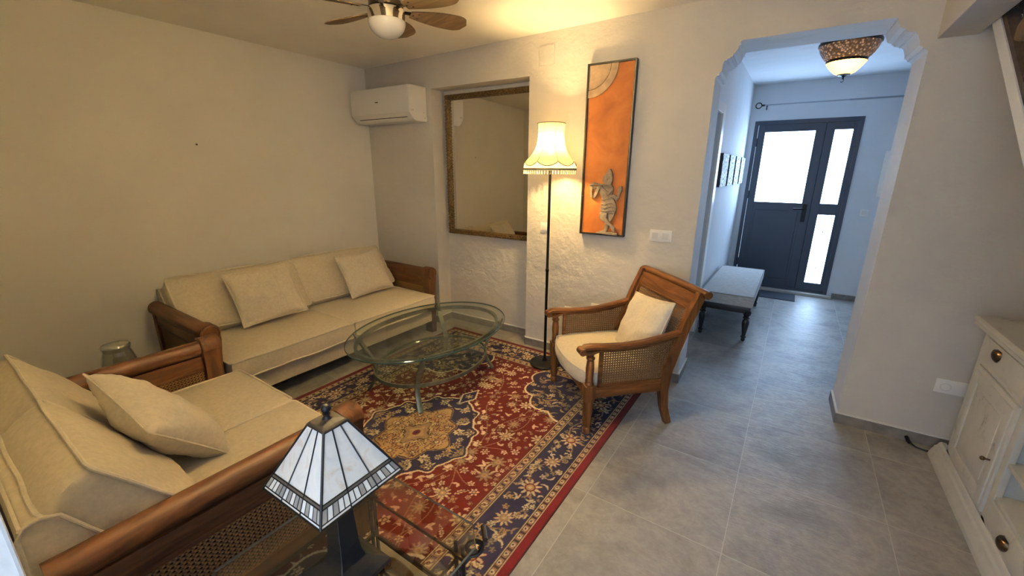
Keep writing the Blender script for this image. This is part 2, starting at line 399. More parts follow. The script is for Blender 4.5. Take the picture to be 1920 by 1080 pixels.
L.box(0.247, 0.418, ya, yb, 2.022, 2.108); L.box(0.247, 0.418, ya, yb, 1.030, 1.165); L.box(0.247, 0.418, ya, yb, 0.06, 0.162)
side = struct('door_sidelight', L, M_DKMETAL, door)
for z0, z1 in ((1.165, 2.022), (0.162, 1.030)):
    L = MB(); L.box(0.247, 0.418, 6.478, 6.484, z0, z1); struct('sidelight_pane', L, M_DAY, side)
L = MB()
for z in (0.62,): L.box(0.247, 0.418, 6.470, 6.476, z-0.003, z+0.003)
for z in (0.36, 0.82): L.lathe([(0.0, -0.02), (0.010, 0), (0, 0.02)], (0.333, 6.470, z), 10)
L.tube([(0.333, 6.473, 0.165), (0.333, 6.473, 1.028)], 0.0015, 6)
struct('glazing_ornament', L, plain('faint_leading', (0.35, 0.42, 0.5), 0.5), side)
for z in (0.40, 1.30, 1.86):
    L = MB(); L.box(0.452, 0.464, 6.436, 6.452, z-0.045, z+0.045, 0.003); struct('hinge', L, M_DKMETAL, door)

# inner door in the hall's left wall, white casing
L = MB(); L.box(-0.66, -0.640, 3.44, 3.53, 0, 2.10, 0.004); L.box(-0.66, -0.640, 4.22, 4.34, 0, 2.10, 0.004); L.box(-0.66, -0.640, 3.53, 4.22, 2.02, 2.10, 0.004)
d2 = struct('door_2', L, M_WPLAST)
L = MB(); L.box(-0.80, -0.755, 3.53, 4.21, 0.01, 2.02, 0.003); L.box(-0.757, -0.748, 3.63, 4.10, 0.15, 0.95, 0.004); L.box(-0.757, -0.748, 3.63, 4.10, 1.08, 1.90, 0.004)
lf = struct('door_leaf', L, M_WPLAST2, d2)
L = MB(); L.tube([(-0.752, 4.14, 1.02), (-0.71, 4.14, 1.02), (-0.705, 4.05, 1.02)], 0.009, 8); struct('door_handle', L, M_CHROME, lf)

# staircase rising beside the right wall: plastered string, dark wooden treads, turned balusters
SL = 0.757
SZ = lambda y: 2.262 + SL*(y - 3.05)
yb_, yt_ = 0.03, 3.07
stair = thing('staircase', 'staircase beside the right wall with a white plastered edge, dark wooden treads and turned balusters', 'staircase', (0.6, yb_, 0))
st = MB(); st.prism([(yb_, max(0, SZ(yb_))), (yt_, SZ(yt_)), (yt_, SZ(yt_)+0.075), (yb_, SZ(yb_)+0.075)], 'x', 0.600, 1.49)
obj('plaster_edge', st, M_WHITE, stair, False, True, label='rough white plastered stair edge')
M_STAIR = wood('dark_stair_wood', (0.016, 0.009, 0.006), (0.050, 0.030, 0.020), 'y', 0.75)
M_STAIRZ = wood('turned_stair_wood', (0.030, 0.018, 0.012), (0.095, 0.058, 0.040), 'z', 0.7)
w = MB(); w.prism([(yb_, SZ(yb_)+0.075), (yt_, SZ(yt_)+0.075), (yt_, SZ(yt_)+0.110), (yb_, SZ(yb_)+0.110)], 'x', 0.604, 0.648, 0.004)
obj('stair_string', w, M_STAIR, stair, world=True)
for k in range(13):
    w = MB(); ya_ = 0.10 + k*0.228; z_ = SZ(ya_)+0.15
    if z_ < 0.1: continue
    w.box(0.649, 1.49, ya_, ya_+0.245, z_, z_+0.03, 0.004); w.box(0.649, 1.49, ya_+0.012, ya_+0.03, z_-0.135, z_)
    obj('stair_tread', w, M_STAIR, stair, world=True)
BAL = [(0.016, 0), (0.020, 0.02), (0.020, 0.06), (0.012, 0.08), (0.015, 0.10), (0.021, 0.17), (0.023, 0.24), (0.017, 0.34), (0.011, 0.42), (0.017, 0.45), (0.012, 0.48), (0.017, 0.56), (0.012, 0.66), (0.018, 0.70), (0.018, 0.82)]
for k in range(9):
    y = 2.84 - k*0.225
    w = MB(); w.lathe(BAL, (0.626, y, SZ(y)+0.100), 12); obj('baluster', w, M_STAIRZ, stair, world=True)
w = MB(); w.sweep([(0.625, 0.70, SZ(0.70)+0.915), (0.625, 3.02, SZ(3.02)+0.915)], [(-0.03, -0.02), (0.03, -0.02), (0.033, 0.005), (0.02, 0.028), (-0.02, 0.028), (-0.033, 0.005)])
obj('handrail', w, M_STAIR, stair, world=True)

# ------------------------------------------------------------------ rug (pattern woven cell by cell into the mesh)
RX0, RX1, RY0, RY1 = -2.685, -0.708, 0.03, 2.965
def build_rug():
    px = 0.0042
    nx = int((RX1-RX0)/px); ny = int((RY1-RY0)/px)
    X, Y = np.meshgrid(np.linspace(-1, 1, nx)*(RX1-RX0)/2, np.linspace(-1, 1, ny)*(RY1-RY0)/2, indexing='ij')
    hw, hl = (RX1-RX0)/2, (RY1-RY0)/2
    red, navy, cream, tan, gold, olive, dark, maroon, pale = range(9)
    pal = np.array([(0.085, 0.005, 0.005), (0.012, 0.010, 0.040), (0.50, 0.41, 0.26), (0.25, 0.165, 0.10), (0.36, 0.24, 0.115), (0.19, 0.165, 0.115), (0.035, 0.013, 0.012), (0.105, 0.006, 0.012), (0.60, 0.51, 0.36)])
    G = np.full((nx, ny), red, np.int8)
    ax, ay = np.abs(X), np.abs(Y)
    e = np.minimum(hw-ax, hl-ay)                       # distance from the edge
    along = np.where(hw-ax < hl-ay, Y, X)
    rnd = random.Random(3)
    def win(cx, cy, r):
        i0 = max(0, int((cx-r+hw)/(2*hw)*nx)); i1 = min(nx, int((cx+r+hw)/(2*hw)*nx)+2)
        j0 = max(0, int((cy-r+hl)/(2*hl)*ny)); j1 = min(ny, int((cy+r+hl)/(2*hl)*ny)+2)
        return (slice(i0, i1), slice(j0, j1))
    def each(fn, cx, cy, r, sym=True):
        for sx, sy in (((1, 1), (-1, 1), (1, -1), (-1, -1)) if sym else ((1, 1),)):
            w = win(sx*cx, sy*cy, r)
            if w[0].start >= w[0].stop or w[1].start >= w[1].stop: continue
            fn(w, X[w]*sx-cx, Y[w]*sy-cy)
    def put(w, mask, c, only=None):
        g = G[w]
        if only is not None: mask = mask & only[w]
        g[mask] = c
    def flower(cx, cy, r, n, c1, c2, c3, out=None, rot=0.0, sym=True, only=None, sharp=0.28):
        def fn(w, x, y):
            rr = np.hypot(x, y); a = np.arctan2(y, x)+rot
            R = r*(1-sharp+sharp*np.cos(n*a))
            if out is not None: put(w, rr < R*1.0+0.006, out, only)
            put(w, rr < R, c1, only)
            put(w, (rr < R*0.92) & (np.abs(np.sin(n*a/2)) > 0.93) & (rr > r*0.30), dark, only)
            put(w, rr < r*0.48, c2, only); put(w, rr < r*0.34, c3, only); put(w, rr < r*0.16, c1, only)
        each(fn, cx, cy, r*1.3+0.008, sym)
    def leaf(cx, cy, L, wd, ang, c, c2=None, curve=0.0, sym=True, only=None, tooth=0.0):
        ca, sa = math.cos(ang), math.sin(ang)
        def fn(w, x, y):
            u = (x*ca+y*sa)/L; v = (-x*sa+y*ca) - curve*L*(u*u-0.3)
            prof = wd*np.clip(1-u*u, 0, 1)**0.8*(0.75+0.35*u)
            if tooth: prof = prof*(1+tooth*np.sin(u*16))
            put(w, (np.abs(u) < 1) & (np.abs(v) < prof), c, only)
            if c2 is not None: put(w, (np.abs(u) < 0.75) & (np.abs(v) < 0.0028), c2, only)
        each(fn, cx, cy, L*1.15+abs(curve)*L, sym)
    def vine(p0, p1, amp, ph, c, wd=0.0026, only=None, waves=1.5):
        (xa, ya), (xb, yb) = p0, p1; L = math.hypot(xb-xa, yb-ya); ca, sa = (xb-xa)/L, (yb-ya)/L
        mx, my = (xa+xb)/2, (ya+yb)/2
        def fn(w, x, y):
            u = x*ca+y*sa; v = -x*sa+y*ca
            k = 2*PI*waves/L
            dv = v-amp*np.sin(k*u+ph); sl = np.sqrt(1+(amp*k*np.cos(k*u+ph))**2)
            put(w, (np.abs(u) < L/2) & (np.abs(dv) < wd*sl), c, only)
        each(fn, mx, my, L/2+amp)
    field = e > 0.330
    # --- field vines, palmettes, leaves and blossoms, repeated over four quarters
    for k in range(11):
        a = (rnd.uniform(0, hw-0.35), rnd.uniform(0, hl-0.40)); b_ = (rnd.uniform(0, hw-0.35), rnd.uniform(0, hl-0.40))
        if math.dist(a, b_) > 0.2: vine(a, b_, rnd.uniform(0.02, 0.05), rnd.uniform(0, 6), tan, 0.0022, field)
    pts = []
    tries = 0
    while len(pts) < 190 and tries < 16000:
        tries += 1
        big = len(pts) < 20
        r = rnd.uniform(0.038, 0.052) if big else (rnd.uniform(0.020, 0.032) if len(pts) < 80 else rnd.uniform(0.010, 0.018))
        p = (rnd.uniform(0.012, hw-0.34), rnd.uniform(0.012, hl-0.35))
        if all(math.dist(p, q[:2]) > (r+q[2])*0.96 for q in pts): pts.append((*p, r))
    for (x, y, r) in pts:
        t = rnd.random(); rot = rnd.uniform(0, 6)
        c1 = rnd.choice([cream, cream, tan, olive, pale])
        if r > 0.036:
            flower(x, y, r, rnd.choice([8, 10, 12]), c1, olive if c1 != olive else cream, gold, dark if t < 0.4 else None, rot, only=field)
            if t < 0.6:
                for q in range(3): leaf(x+math.cos(rot+q)*r*1.0, y+math.sin(rot+q)*r*1.0, r*0.55, 0.007, rot+q, cream, None, 0.3, only=field)
        elif r > 0.026 and t < 0.55:
            leaf(x, y, r*1.35, r*0.42, rot, c1, dark, rnd.uniform(-0.5, 0.5), only=field, tooth=0.35)
        elif t < 0.75:
            flower(x, y, r, rnd.choice([5, 6]), c1, dark, gold, None, rot, only=field, sharp=0.22)
        else:
            leaf(x, y, r, r*0.38, rot, c1, None, rnd.uniform(-0.6, 0.6), only=field)
            leaf(x+r*0.5, y+r*0.3, r*0.6, r*0.28, rot+1.2, cream, None, 0.3, only=field)
    # --- corner spandrels: navy with a scalloped cream line
    cx, cy = hw-0.33, hl-0.33
    dx, dy = cx-ax, cy-ay
    aa = np.arctan2(dy, dx)
    rs = np.hypot(dx/0.40, dy/0.52); lob = 1+0.10*np.abs(np.sin(aa*7))+0.05*np.sin(aa*3)
    sp = field & (rs < lob)
    ln = field & (rs >= lob) & (rs < lob+0.028); 
    G[sp] = navy; G[ln] = pale; G[field & (rs >= lob-0.03) & (rs < lob)] = dark
    for k in range(120):
        x = cx-rnd.uniform(0.015, 0.40); y = cy-rnd.uniform(0.015, 0.52)
        c1 = rnd.choice([cream, tan, olive, gold, tan])
        if rnd.random() < 0.6: flower(x, y, rnd.uniform(0.010, 0.026), 6, c1, dark, c1, None, rnd.uniform(0, 6), only=sp, sharp=0.25)
        else: leaf(x, y, rnd.uniform(0.02, 0.045), 0.009, rnd.uniform(0, 6), c1, None, 0.5, only=sp)
    # --- centre medallion
    a = np.arctan2(Y*0.86, X); R = np.hypot(X/1.0, Y*0.80)
    ro = 0.315*(1+0.07*np.cos(4*a)+0.10*np.abs(np.cos(6*a))+0.03*np.cos(24*a))
    medo = R < ro
    G[(R < ro+0.050) & (R >= ro+0.030) & (np.cos(24*a) > 0.5)] = pale
    G[R < ro+0.013] = pale; G[R < ro+0.003] = dark; G[R < ro-0.004] = navy
    pend = (np.abs(X) < 0.05*(1.0-np.abs(ay-0.50)/0.10)) & (np.abs(ay-0.50) < 0.10)
    G[(np.abs(X) < 0.062*(1.0-np.abs(ay-0.50)/0.115)+0.004*np.cos(ay*300)) & (np.abs(ay-0.50) < 0.115)] = pale
    G[pend] = navy; 
    flower(0.0, 0.50, 0.030, 6, gold, dark, cream, None, only=pend)
    for k in range(34):
        th = rnd.uniform(0, PI/2); rr_ = rnd.uniform(0.225, 0.35)
        x, y = rr_*math.cos(th), rr_*math.sin(th)/0.80
        c1 = rnd.choice([cream, tan, olive, cream, gold])
        if rnd.random() < 0.6: flower(x, y, rnd.uniform(0.014, 0.036), 7, c1, olive, dark, None, rnd.uniform(0, 6), only=R < ro-0.012)
        else: leaf(x, y, rnd.uniform(0.02, 0.045), 0.010, rnd.uniform(0, 6), c1, None, 0.5, only=R < ro-0.012)
    ri = 0.172*(1+0.10*np.cos(4*a)+0.30*np.abs(np.cos(4*a))+0.03*np.cos(16*a))
    G[R < ri+0.012] = tan; G[R < ri+0.008] = dark; G[R < ri] = gold
    gi = R < ri-0.006
    for q in (0.0, PI/4, PI/2): flower(0.165*math.cos(q), 0.165*math.sin(q)/0.8, 0.036, 12, tan, dark, cream, maroon, only=gi)
    for q in (PI/8, 3*PI/8): flower(0.120*math.cos(q), 0.120*math.sin(q)/0.8, 0.020, 5, cream, maroon, gold, dark, only=gi)
    for k in range(60):
        th = rnd.uniform(0, PI/2); rr_ = rnd.uniform(0.06, 0.22)
        leaf(rr_*math.cos(th), rr_*math.sin(th)/0.8, rnd.uniform(0.012, 0.026), 0.0045, rnd.uniform(0, 6), rnd.choice([dark, maroon, cream, dark]), None, 0.8, only=gi)
    rc = 0.072*(1+0.2*np.cos(4*a)+0.12*np.cos(8*a))
    G[R < rc+0.006] = dark; G[R < rc] = tan; G[R < rc*0.6] = gold; G[R < 0.022] = maroon; G[R < 0.010] = navy
    # --- borders, from the inside out
    def band(a0, a1, c): G[(e >= a0) & (e < a1)] = c
    band(0.270, 0.330, tan); band(0.085, 0.270, navy); band(0.043, 0.085, tan); band(0.0, 0.043, maroon)
    for d in (0.330, 0.322, 0.279, 0.270, 0.085, 0.078, 0.050): band(d-0.0022, d+0.0022, dark)
    for d in (0.326, 0.274, 0.082, 0.046): band(d-0.0022, d+0.0022, cream)
    t = (e >= 0.283) & (e < 0.318); ph = np.mod(along, 0.062)/0.062
    rr = np.hypot((ph-0.5)*0.062, e-0.3005)
    G[t & (rr < 0.016)] = cream; G[t & (rr < 0.0085)] = maroon; G[t & (rr < 0.004)] = gold
    G[t & (np.abs(np.abs(ph-0.5)-0.5) < 0.09) & (np.abs(e-0.3005) < 0.012)] = navy
    G[t & (np.abs(e-0.3005-0.013*np.sin(2*PI*ph)) < 0.0026)] = dark
    t = (e >= 0.052) & (e < 0.077); ph = np.mod(along, 0.050)/0.050
    rr = np.hypot((ph-0.5)*0.050, e-0.0645)
    G[t & (rr < 0.011)] = cream; G[t & (rr < 0.005)] = navy; G[t & (np.abs(np.abs(ph-0.5)-0.5) < 0.12) & (rr > 0.012)] = dark
    mb = (e >= 0.090) & (e < 0.266); ec = e-0.178
    vp_ = 0.052*np.sin(2*PI*along/0.46)
    G[mb & (np.abs(ec-vp_) < 0.0040)] = tan
    def blossoms(fixed, length, vert):
        n = int(length/0.115)
        for k in range(-n, n+1):
            s = k*0.115; off = fixed - (0.0 if k % 2 else 0.0)
            cs, ss = off, s
            if k % 2 == 0:
                if vert: flower(cs, ss, 0.060 if k % 4 == 0 else 0.046, 10, cream, maroon if k % 4 == 0 else tan, gold, maroon, 0.3*k, sym=False, only=mb)
                else: flower(ss, cs, 0.060 if k % 4 == 0 else 0.046, 10, cream, maroon if k % 4 == 0 else tan, gold, maroon, 0.3*k, sym=False, only=mb)
            for q in range(17):
                ds, dc = rnd.uniform(-0.06, 0.06), rnd.choice([-1, 1])*rnd.uniform(0.015, 0.078)
                if k % 2 == 0 and math.hypot(ds, dc) < 0.055: continue
                x, y = (cs+dc, ss+ds) if vert else (ss+ds, cs+dc)
                c1 = rnd.choice([cream, tan, olive, cream, gold])
                if rnd.random() < 0.5: flower(x, y, rnd.uniform(0.010, 0.020), 5, c1, dark, c1, None, rnd.uniform(0, 6), sym=False, only=mb, sharp=0.22)
                else: leaf(x, y, rnd.uniform(0.014, 0.034), 0.007, rnd.uniform(0, 6), c1, None, 0.6, sym=False, only=mb)
    for sx in (-1, 1): blossoms(sx*(hw-0.178), hl-0.10, True)
    for sy in (-1, 1): blossoms(sy*(hl-0.178), hw-0.10, False)
    G[e < 0.006] = dark
    col = pal[G]
    rng = np.random.default_rng(2)
    col = col*(0.86+0.28*rng.random((nx, ny, 1)))*(1+0.06*np.sin(Y[..., None]*90+rng.random((1, ny, 1))*2))
    Z = 0.0035+0.0010*rng.random((nx, ny)); Z[0, :] = Z[-1, :] = 0.0006; Z[:, 0] = Z[:, -1] = 0.0006
    co = np.stack([X+(RX0+RX1)/2, Y+(RY0+RY1)/2, Z], -1).reshape(-1, 3).astype(np.float32)
    idx = np.arange(nx*ny).reshape(nx, ny)
    F = np.stack([idx[:-1, :-1], idx[1:, :-1], idx[1:, 1:], idx[:-1, 1:]], -1).reshape(-1, 4)
    me = bpy.data.meshes.new('rug'); me.vertices.add(len(co)); me.vertices.foreach_set('co', co.ravel())
    me.loops.add(F.size); me.loops.foreach_set('vertex_index', F.ravel().astype(np.int32))
    me.polygons.add(len(F)); me.polygons.foreach_set('loop_start', np.arange(0, F.size, 4, dtype=np.int32))
    me.update(calc_edges=True); me.validate()
    at = me.color_attributes.new('weave', 'FLOAT_COLOR', 'POINT')
    at.data.foreach_set('color', np.concatenate([np.clip(col, 0, 1), np.ones((nx, ny, 1))], -1).reshape(-1).astype(np.float32))
    mt, nt, b = new_mat('woven_wool'); vc = N(nt, 'ShaderNodeVertexColor', layer_name='weave')
    lk(nt, vc.outputs[0], b.inputs['Base Color']); b.inputs['Roughness'].default_value = 0.92; b.inputs['Specular IOR Level'].default_value = 0.15
    b.inputs['Sheen Weight'].default_value = 0.1
    me.materials.append(mt)
    o = bpy.data.objects.new('rug', me); C.objects.link(o)
    tag(o, 'red and navy oriental rug with a floral medallion under the oval glass table', 'rug')
build_rug()

# ------------------------------------------------------------------ soft goods
def rrect(w, h, r, n=8):
    P = []
    for cx, cy, a0 in ((w/2-r, h/2-r, 0), (-w/2+r, h/2-r, PI/2), (-w/2+r, -h/2+r, PI), (w/2-r, -h/2+r, 1.5*PI)):
        for k in range(n+1):
            a = a0+PI/2*k/n; P.append((cx+r*math.cos(a), cy+r*math.sin(a)))
    return P
def wob(p, amp, sc, seed): return noise.noise(Vector(p)*sc + Vector((seed*7.1, seed*3.3, seed)))*amp
def boxed_cushion(name, w, d, h, M, mat, pipe, parent, crown=0.02, r=0.035, seed=0, label=None, wr=0.010):
    """cushion lying flat in its own frame: w along x, d along y, h thick, crowned faces, piped edges"""
    b = bmesh.new(); bmesh.ops.create_cube(b, size=2)
    bmesh.ops.subdivide_edges(b, edges=b.edges, cuts=17, use_grid_fill=True)
    rc = 0.026
    for v in b.verts:
        x, y, z = v.co; f = max(0, 1-x**4)*max(0, 1-y**4)
        X = x*w/2; Y = y*d/2
        ix = max(-w/2+rc, min(w/2-rc, X)); iy = max(-d/2+rc, min(d/2-rc, Y))
        q = Vector((X-ix, Y-iy)); 
        if q.length > rc: q = q.normalized()*rc
        X, Y = ix+q.x, iy+q.y
        Z = z*h/2
        edge = 1-abs(z)                      # the boxing bows out slightly
        bow = 0.006*(1-z*z)
        sgn = 1 if z > 0 else -1
        if abs(z) > 0.999: Z += sgn*crown*f**0.6
        nx, ny = (X/(w/2)), (Y/(d/2))
        if abs(x) > 0.999: X += math.copysign(bow, x)
        if abs(y) > 0.999: Y += math.copysign(bow, y)
        k = wob((X, Y, Z), wr, 7, seed) + wob((X, Y, Z), wr*0.45, 19, seed+3)
        Z += k*f**0.3*sgn*0.7 if abs(z) > 0.9 else 0
        X += wob((Y, Z, seed), 0.008, 6, seed)*abs(x)**3; Y += wob((X, Z, seed), 0.008, 6, seed+1)*abs(y)**3
        v.co = (X, Y, Z)
    mb = MB(); bmesh.ops.transform(b, matrix=M, verts=b.verts); mb._merge(b)
    o = obj(name, mb, mat, parent, angle=60, label=label)
    pb = MB()
    for s in (-1, 1):
        P = []
        for x, y in rrect(w+0.004, d+0.004, rc, 5):
            # subdivide the straight runs so the piping can wander like the cloth does
            P.append((x, y))
        Q = []
        for (xa, ya), (xb, yb) in zip(P, P[1:]+P[:1]):
            L = math.hypot(xb-xa, yb-ya); n = max(1, int(L/0.05))
            for k in range(n): Q.append((xa+(xb-xa)*k/n, ya+(yb-ya)*k/n))
        pts = []
        for x, y in Q:
            xx = x + wob((y, s*h/2, seed), 0.008, 6, seed)*min(1, abs(x)/(w/2))**3; yy = y + wob((x, s*h/2, seed), 0.008, 6, seed+1)*min(1, abs(y)/(d/2))**3
            pts.append(M @ Vector((xx, yy, s*(h/2+0.001)+wob((x, y, s), 0.006, 5, seed+5))))
        U = M.to_3x3() @ Vector((0, 0, 1))
        pb.tube(pts, 0.0060, 7, True, upv=U)
    obj('piping', pb, pipe, o)
    return o
def pillow(name, w, h, t, M, mat, parent=None, seed=0, label=None, pipe=None, dent=0.0):
    """knife-edge scatter cushion in its own frame: x across, y up, z thick"""
    n = 26; mb = MB()
    def base(u, v):
        x, y = 2*u-1, 2*v-1
        sx = 1-0.05*(1-abs(y)**2.2); sy = 1-0.05*(1-abs(x)**2.2)
        return x, y, x*w/2*sx, y*h/2*sy
    def side(sg):
        def fn(u, v):
            x, y, X, Y = base(u, v)
            f = max(0, (1-x*x))*max(0, (1-y*y))
            Z = sg*t/2*(f**0.42)
            k = wob((X, Y, sg*0.3), 0.020, 8, seed)+wob((X, Y, sg), 0.008, 22, seed+2)
            cr = 0.006*math.sin(30*(abs(x)-abs(y))+seed)*(x*x*y*y)
            Z += (k+cr)*min(1, f*6)*sg
            if dent: Y -= dent*h*0.12*math.exp(-(x*x)/0.12)*max(0, y)
            return (X, Y, Z)
        return fn
    mb.grid(side(1), n, n, M=M); mb.grid(side(-1), n, n, M=M)
    bmesh.ops.remove_doubles(mb.bm, verts=mb.bm.verts, dist=0.0004); bmesh.ops.recalc_face_normals(mb.bm, faces=mb.bm.faces)
    o = obj(name, mb, mat, parent, angle=75, label=label)
    pb = MB(); P = []
    for k in range(4*n):
        s_, q = divmod(k, n); q /= n
        u, v = ((q, 0), (1, q), (1-q, 1), (0, 1-q))[s_]
        x, y, X, Y = base(u, v)
        if dent: Y -= dent*h*0.12*math.exp(-(x*x)/0.12)*max(0, y)
        P.append(M @ Vector((X, Y, 0)))
    pb.tube(P, 0.0040, 6, True, upv=M.to_3x3() @ Vector((0, 0, 1))); 
    obj('seam', pb, pipe or mat, o)
    return o

# ------------------------------------------------------------------ cane sofas
def T(x, y, z): return Matrix.Translation(Vector((x, y, z)))
def R(a, ax): return Matrix.Rotation(a, 4, ax)
def cane_sofa(name, label, loc, rz, half, n_c, seeds, z_arm=0.60, back_top=0.72, rr=0.048):
    t = thing(name, label, 'sofa', loc, rz)
    D = 0.90
    for sx in (-1, 1):
        xa = sx*half
        a = MB()      # rolled top rail
        a.sweep([(xa, 0.02, z_arm), (xa, D-0.07, z_arm)], [(rr*math.cos(2*PI*k/20), rr*math.sin(2*PI*k/20)) for k in range(20)])
        rail = obj('arm_roll', a, M_WY, t)
        a = MB(); a.box(xa-0.026, xa+0.026, 0.03, D-0.07, z_arm-0.115, z_arm-0.040, 0.010)
        a.box(xa-0.021, xa+0.021, 0.03, D-0.07, z_arm-0.135, z_arm-0.112, 0.004)
        obj('arm_rail', a, M_WY, t)
        a = MB(); a.box(xa-0.023, xa+0.023, 0.03, D-0.07, 0.150, 0.225, 0.006); obj('lower_rail', a, M_WY, t)
        for s in (-1, 1):
            a = MB(); a.box(xa+s*0.014-0.0015, xa+s*0.014+0.0015, 0.08, D-0.10, 0.222, z_arm-0.132); obj('cane_panel', a, M_CANE, t, False)
        a = MB(); a.box(xa-0.008, xa+0.008, 0.075, D-0.09, 0.222, z_arm-0.132); obj('cavity_shade', a, M_CAVITY_SHADE, t, False)  # dark sheet between the cane panels in place of the cavity's shade
        # front post with the scrolled head
        a = MB()
        a.lathe([(0.0, 0.0), (0.052, 0.0), (0.058, 0.005), (0.058, 0.085), (0.054, 0.095), (0.046, 0.098), (0.042, 0.094), (0.0, 0.094)], (xa, D-0.100, z_arm+0.002), 28, 'y')
        obj('scroll_head', a, M_WZ, t)
        a = MB()
        prof = [(xa-0.056, z_arm+0.0), (xa-0.054, z_arm-0.05), (xa-0.045, z_arm-0.12), (xa-0.036, z_arm-0.22), (xa-0.034, 0.12), (xa-0.030, 0.0), (xa+0.030, 0.0), (xa+0.034, 0.12), (xa+0.036, z_arm-0.22), (xa+0.045, z_arm-0.12), (xa+0.054, z_arm-0.05), (xa+0.056, z_arm)]
        a.prism(prof, 'y', D-0.098, D-0.012, 0.004); obj('front_post', a, M_WZ, t)
        a = MB(); a.box(xa-0.030, xa+0.030, 0.015, 0.075, 0.0, z_arm-0.02, 0.006); obj('back_post', a, M_WZ, t)
    iw = half-0.040
    a = MB(); a.box(-iw, iw, 0.12, D+0.005, 0.125, 0.268, 0.014, 3)
    a.box(-iw, iw, 0.05, 0.14, 0.125, 0.30, 0.01)
    obj('upholstered_base', a, M_CREAM, t)
    # upholstered back
    a = MB(); a.prism([(0.000, 0.16), (0.000, back_top-0.03), (0.016, back_top-0.006), (0.045, back_top), (0.075, back_top-0.012), (0.14, back_top-0.13), (0.20, 0.40), (0.20, 0.16)], 'x', -iw-0.012, iw+0.012, 0.006); 
    bk = obj('back_frame', a, M_CREAM, t)
    a = MB()
    for sx in (-1, 1):
        x = sx*(iw+0.012)
        a.tube([(x, 0.002, 0.2), (x, 0.001, back_top-0.03), (x, 0.016, back_top-0.004), (x, 0.045, back_top+0.003), (x, 0.077, back_top-0.010), (x, 0.142, back_top-0.13), (x, 0.202, 0.40)], 0.005, 7, upv=(1, 0, 0))
    a.tube([(-iw-0.012, 0.010, back_top-0.006), (iw+0.012, 0.010, back_top-0.006)], 0.005, 7); obj('piping', a, M_PIPE, bk)
    w = 2*iw/n_c
    for k in range(n_c):
        cx = -iw + w*(k+0.5)
        boxed_cushion('seat_cushion', w-0.012, 0.79, 0.118, T(cx, 0.565, 0.333), M_CREAM, M_PIPE, t, 0.020, seed=seeds[k], wr=0.006)
    for k in range(n_c):
        cx = -iw + w*(k+0.5)
        M = T(cx, 0.222, 0.590) @ R(math.radians(127), 'X') @ R(seeds[k]*0.012-0.03, 'Z')
        boxed_cushion('back_cushion', w-0.006, 0.425, 0.125, M, M_CREAM, M_PIPE, t, 0.022, seed=seeds[k]+9, wr=0.016)
    return t
s2 = cane_sofa('cane_sofa', 'smaller cream sofa with cane arms in the near corner, behind the stained glass lamp', (-1.995, -0.005, 0), 0.0, 0.630, 2, (1, 2), z_arm=0.578, back_top=0.722, rr=0.042)
s1 = cane_sofa('cane_sofa', 'long cream sofa with dark wooden arms standing along the left wall', (-3.655, 1.835, 0), -PI/2, 0.925, 2, (4, 5), z_arm=0.590)

# scatter cushions (each is its own thing)
def place_pillow(label, w, h, t, M, seed, dent=0.0):
    o = pillow('throw_pillow', w, h, t, Matrix.Identity(4), M_CUSH, None, seed, pipe=M_PIPE, dent=dent)
    tag(o, label, 'pillow'); o.matrix_world = M
    return o
# frame of a pillow: x across, y up along the pillow, z = face normal
def pframe(center, across, upd):
    a = Vector(across).normalized(); u = Vector(upd); u = (u-a*u.dot(a)).normalized(); n = a.cross(u)
    M = Matrix((a, u, n)).transposed().to_4x4(); M.translation = Vector(center); return M
place_pillow('cream pillow on the long sofa near its left arm, leaning on the left back cushion', 0.47, 0.42, 0.13, pframe((-3.23, 1.475, 0.628), (0.06, 1, 0.03), (-0.52, -0.03, 0.85)), 11, 0.3)
place_pillow('cream pillow on the long sofa nearest the air conditioner corner', 0.46, 0.41, 0.13, pframe((-3.23, 2.36, 0.618), (0.02, 1, 0.02), (-0.50, 0.02, 0.86)), 12, 0.3)
place_pillow('plump cream pillow lying against the back cushions of the smaller sofa', 0.42, 0.42, 0.17, pframe((-1.93, 0.425, 0.60), (1, 0.13, -0.30), (-0.10, -0.62, 0.78)), 13)

# ------------------------------------------------------------------ armchair
SOFA_WOODS = (M_WX, M_WY, M_WZ)
M_WX = wood('honey_wood_x', (0.060, 0.020, 0.007), (0.26, 0.105, 0.032), 'x', 0.36); M_WY = wood('honey_wood_y', (0.060, 0.020, 0.007), (0.26, 0.105, 0.032), 'y', 0.36); M_WZ = wood('honey_wood_z', (0.060, 0.020, 0.007), (0.26, 0.105, 0.032), 'z', 0.36)
ch = thing('cane_armchair', 'brown wooden armchair with cane sides and a cream seat, facing the oval glass table', 'armchair', (-1.083, 2.315, 0), math.atan2(-0.696, 0.718))
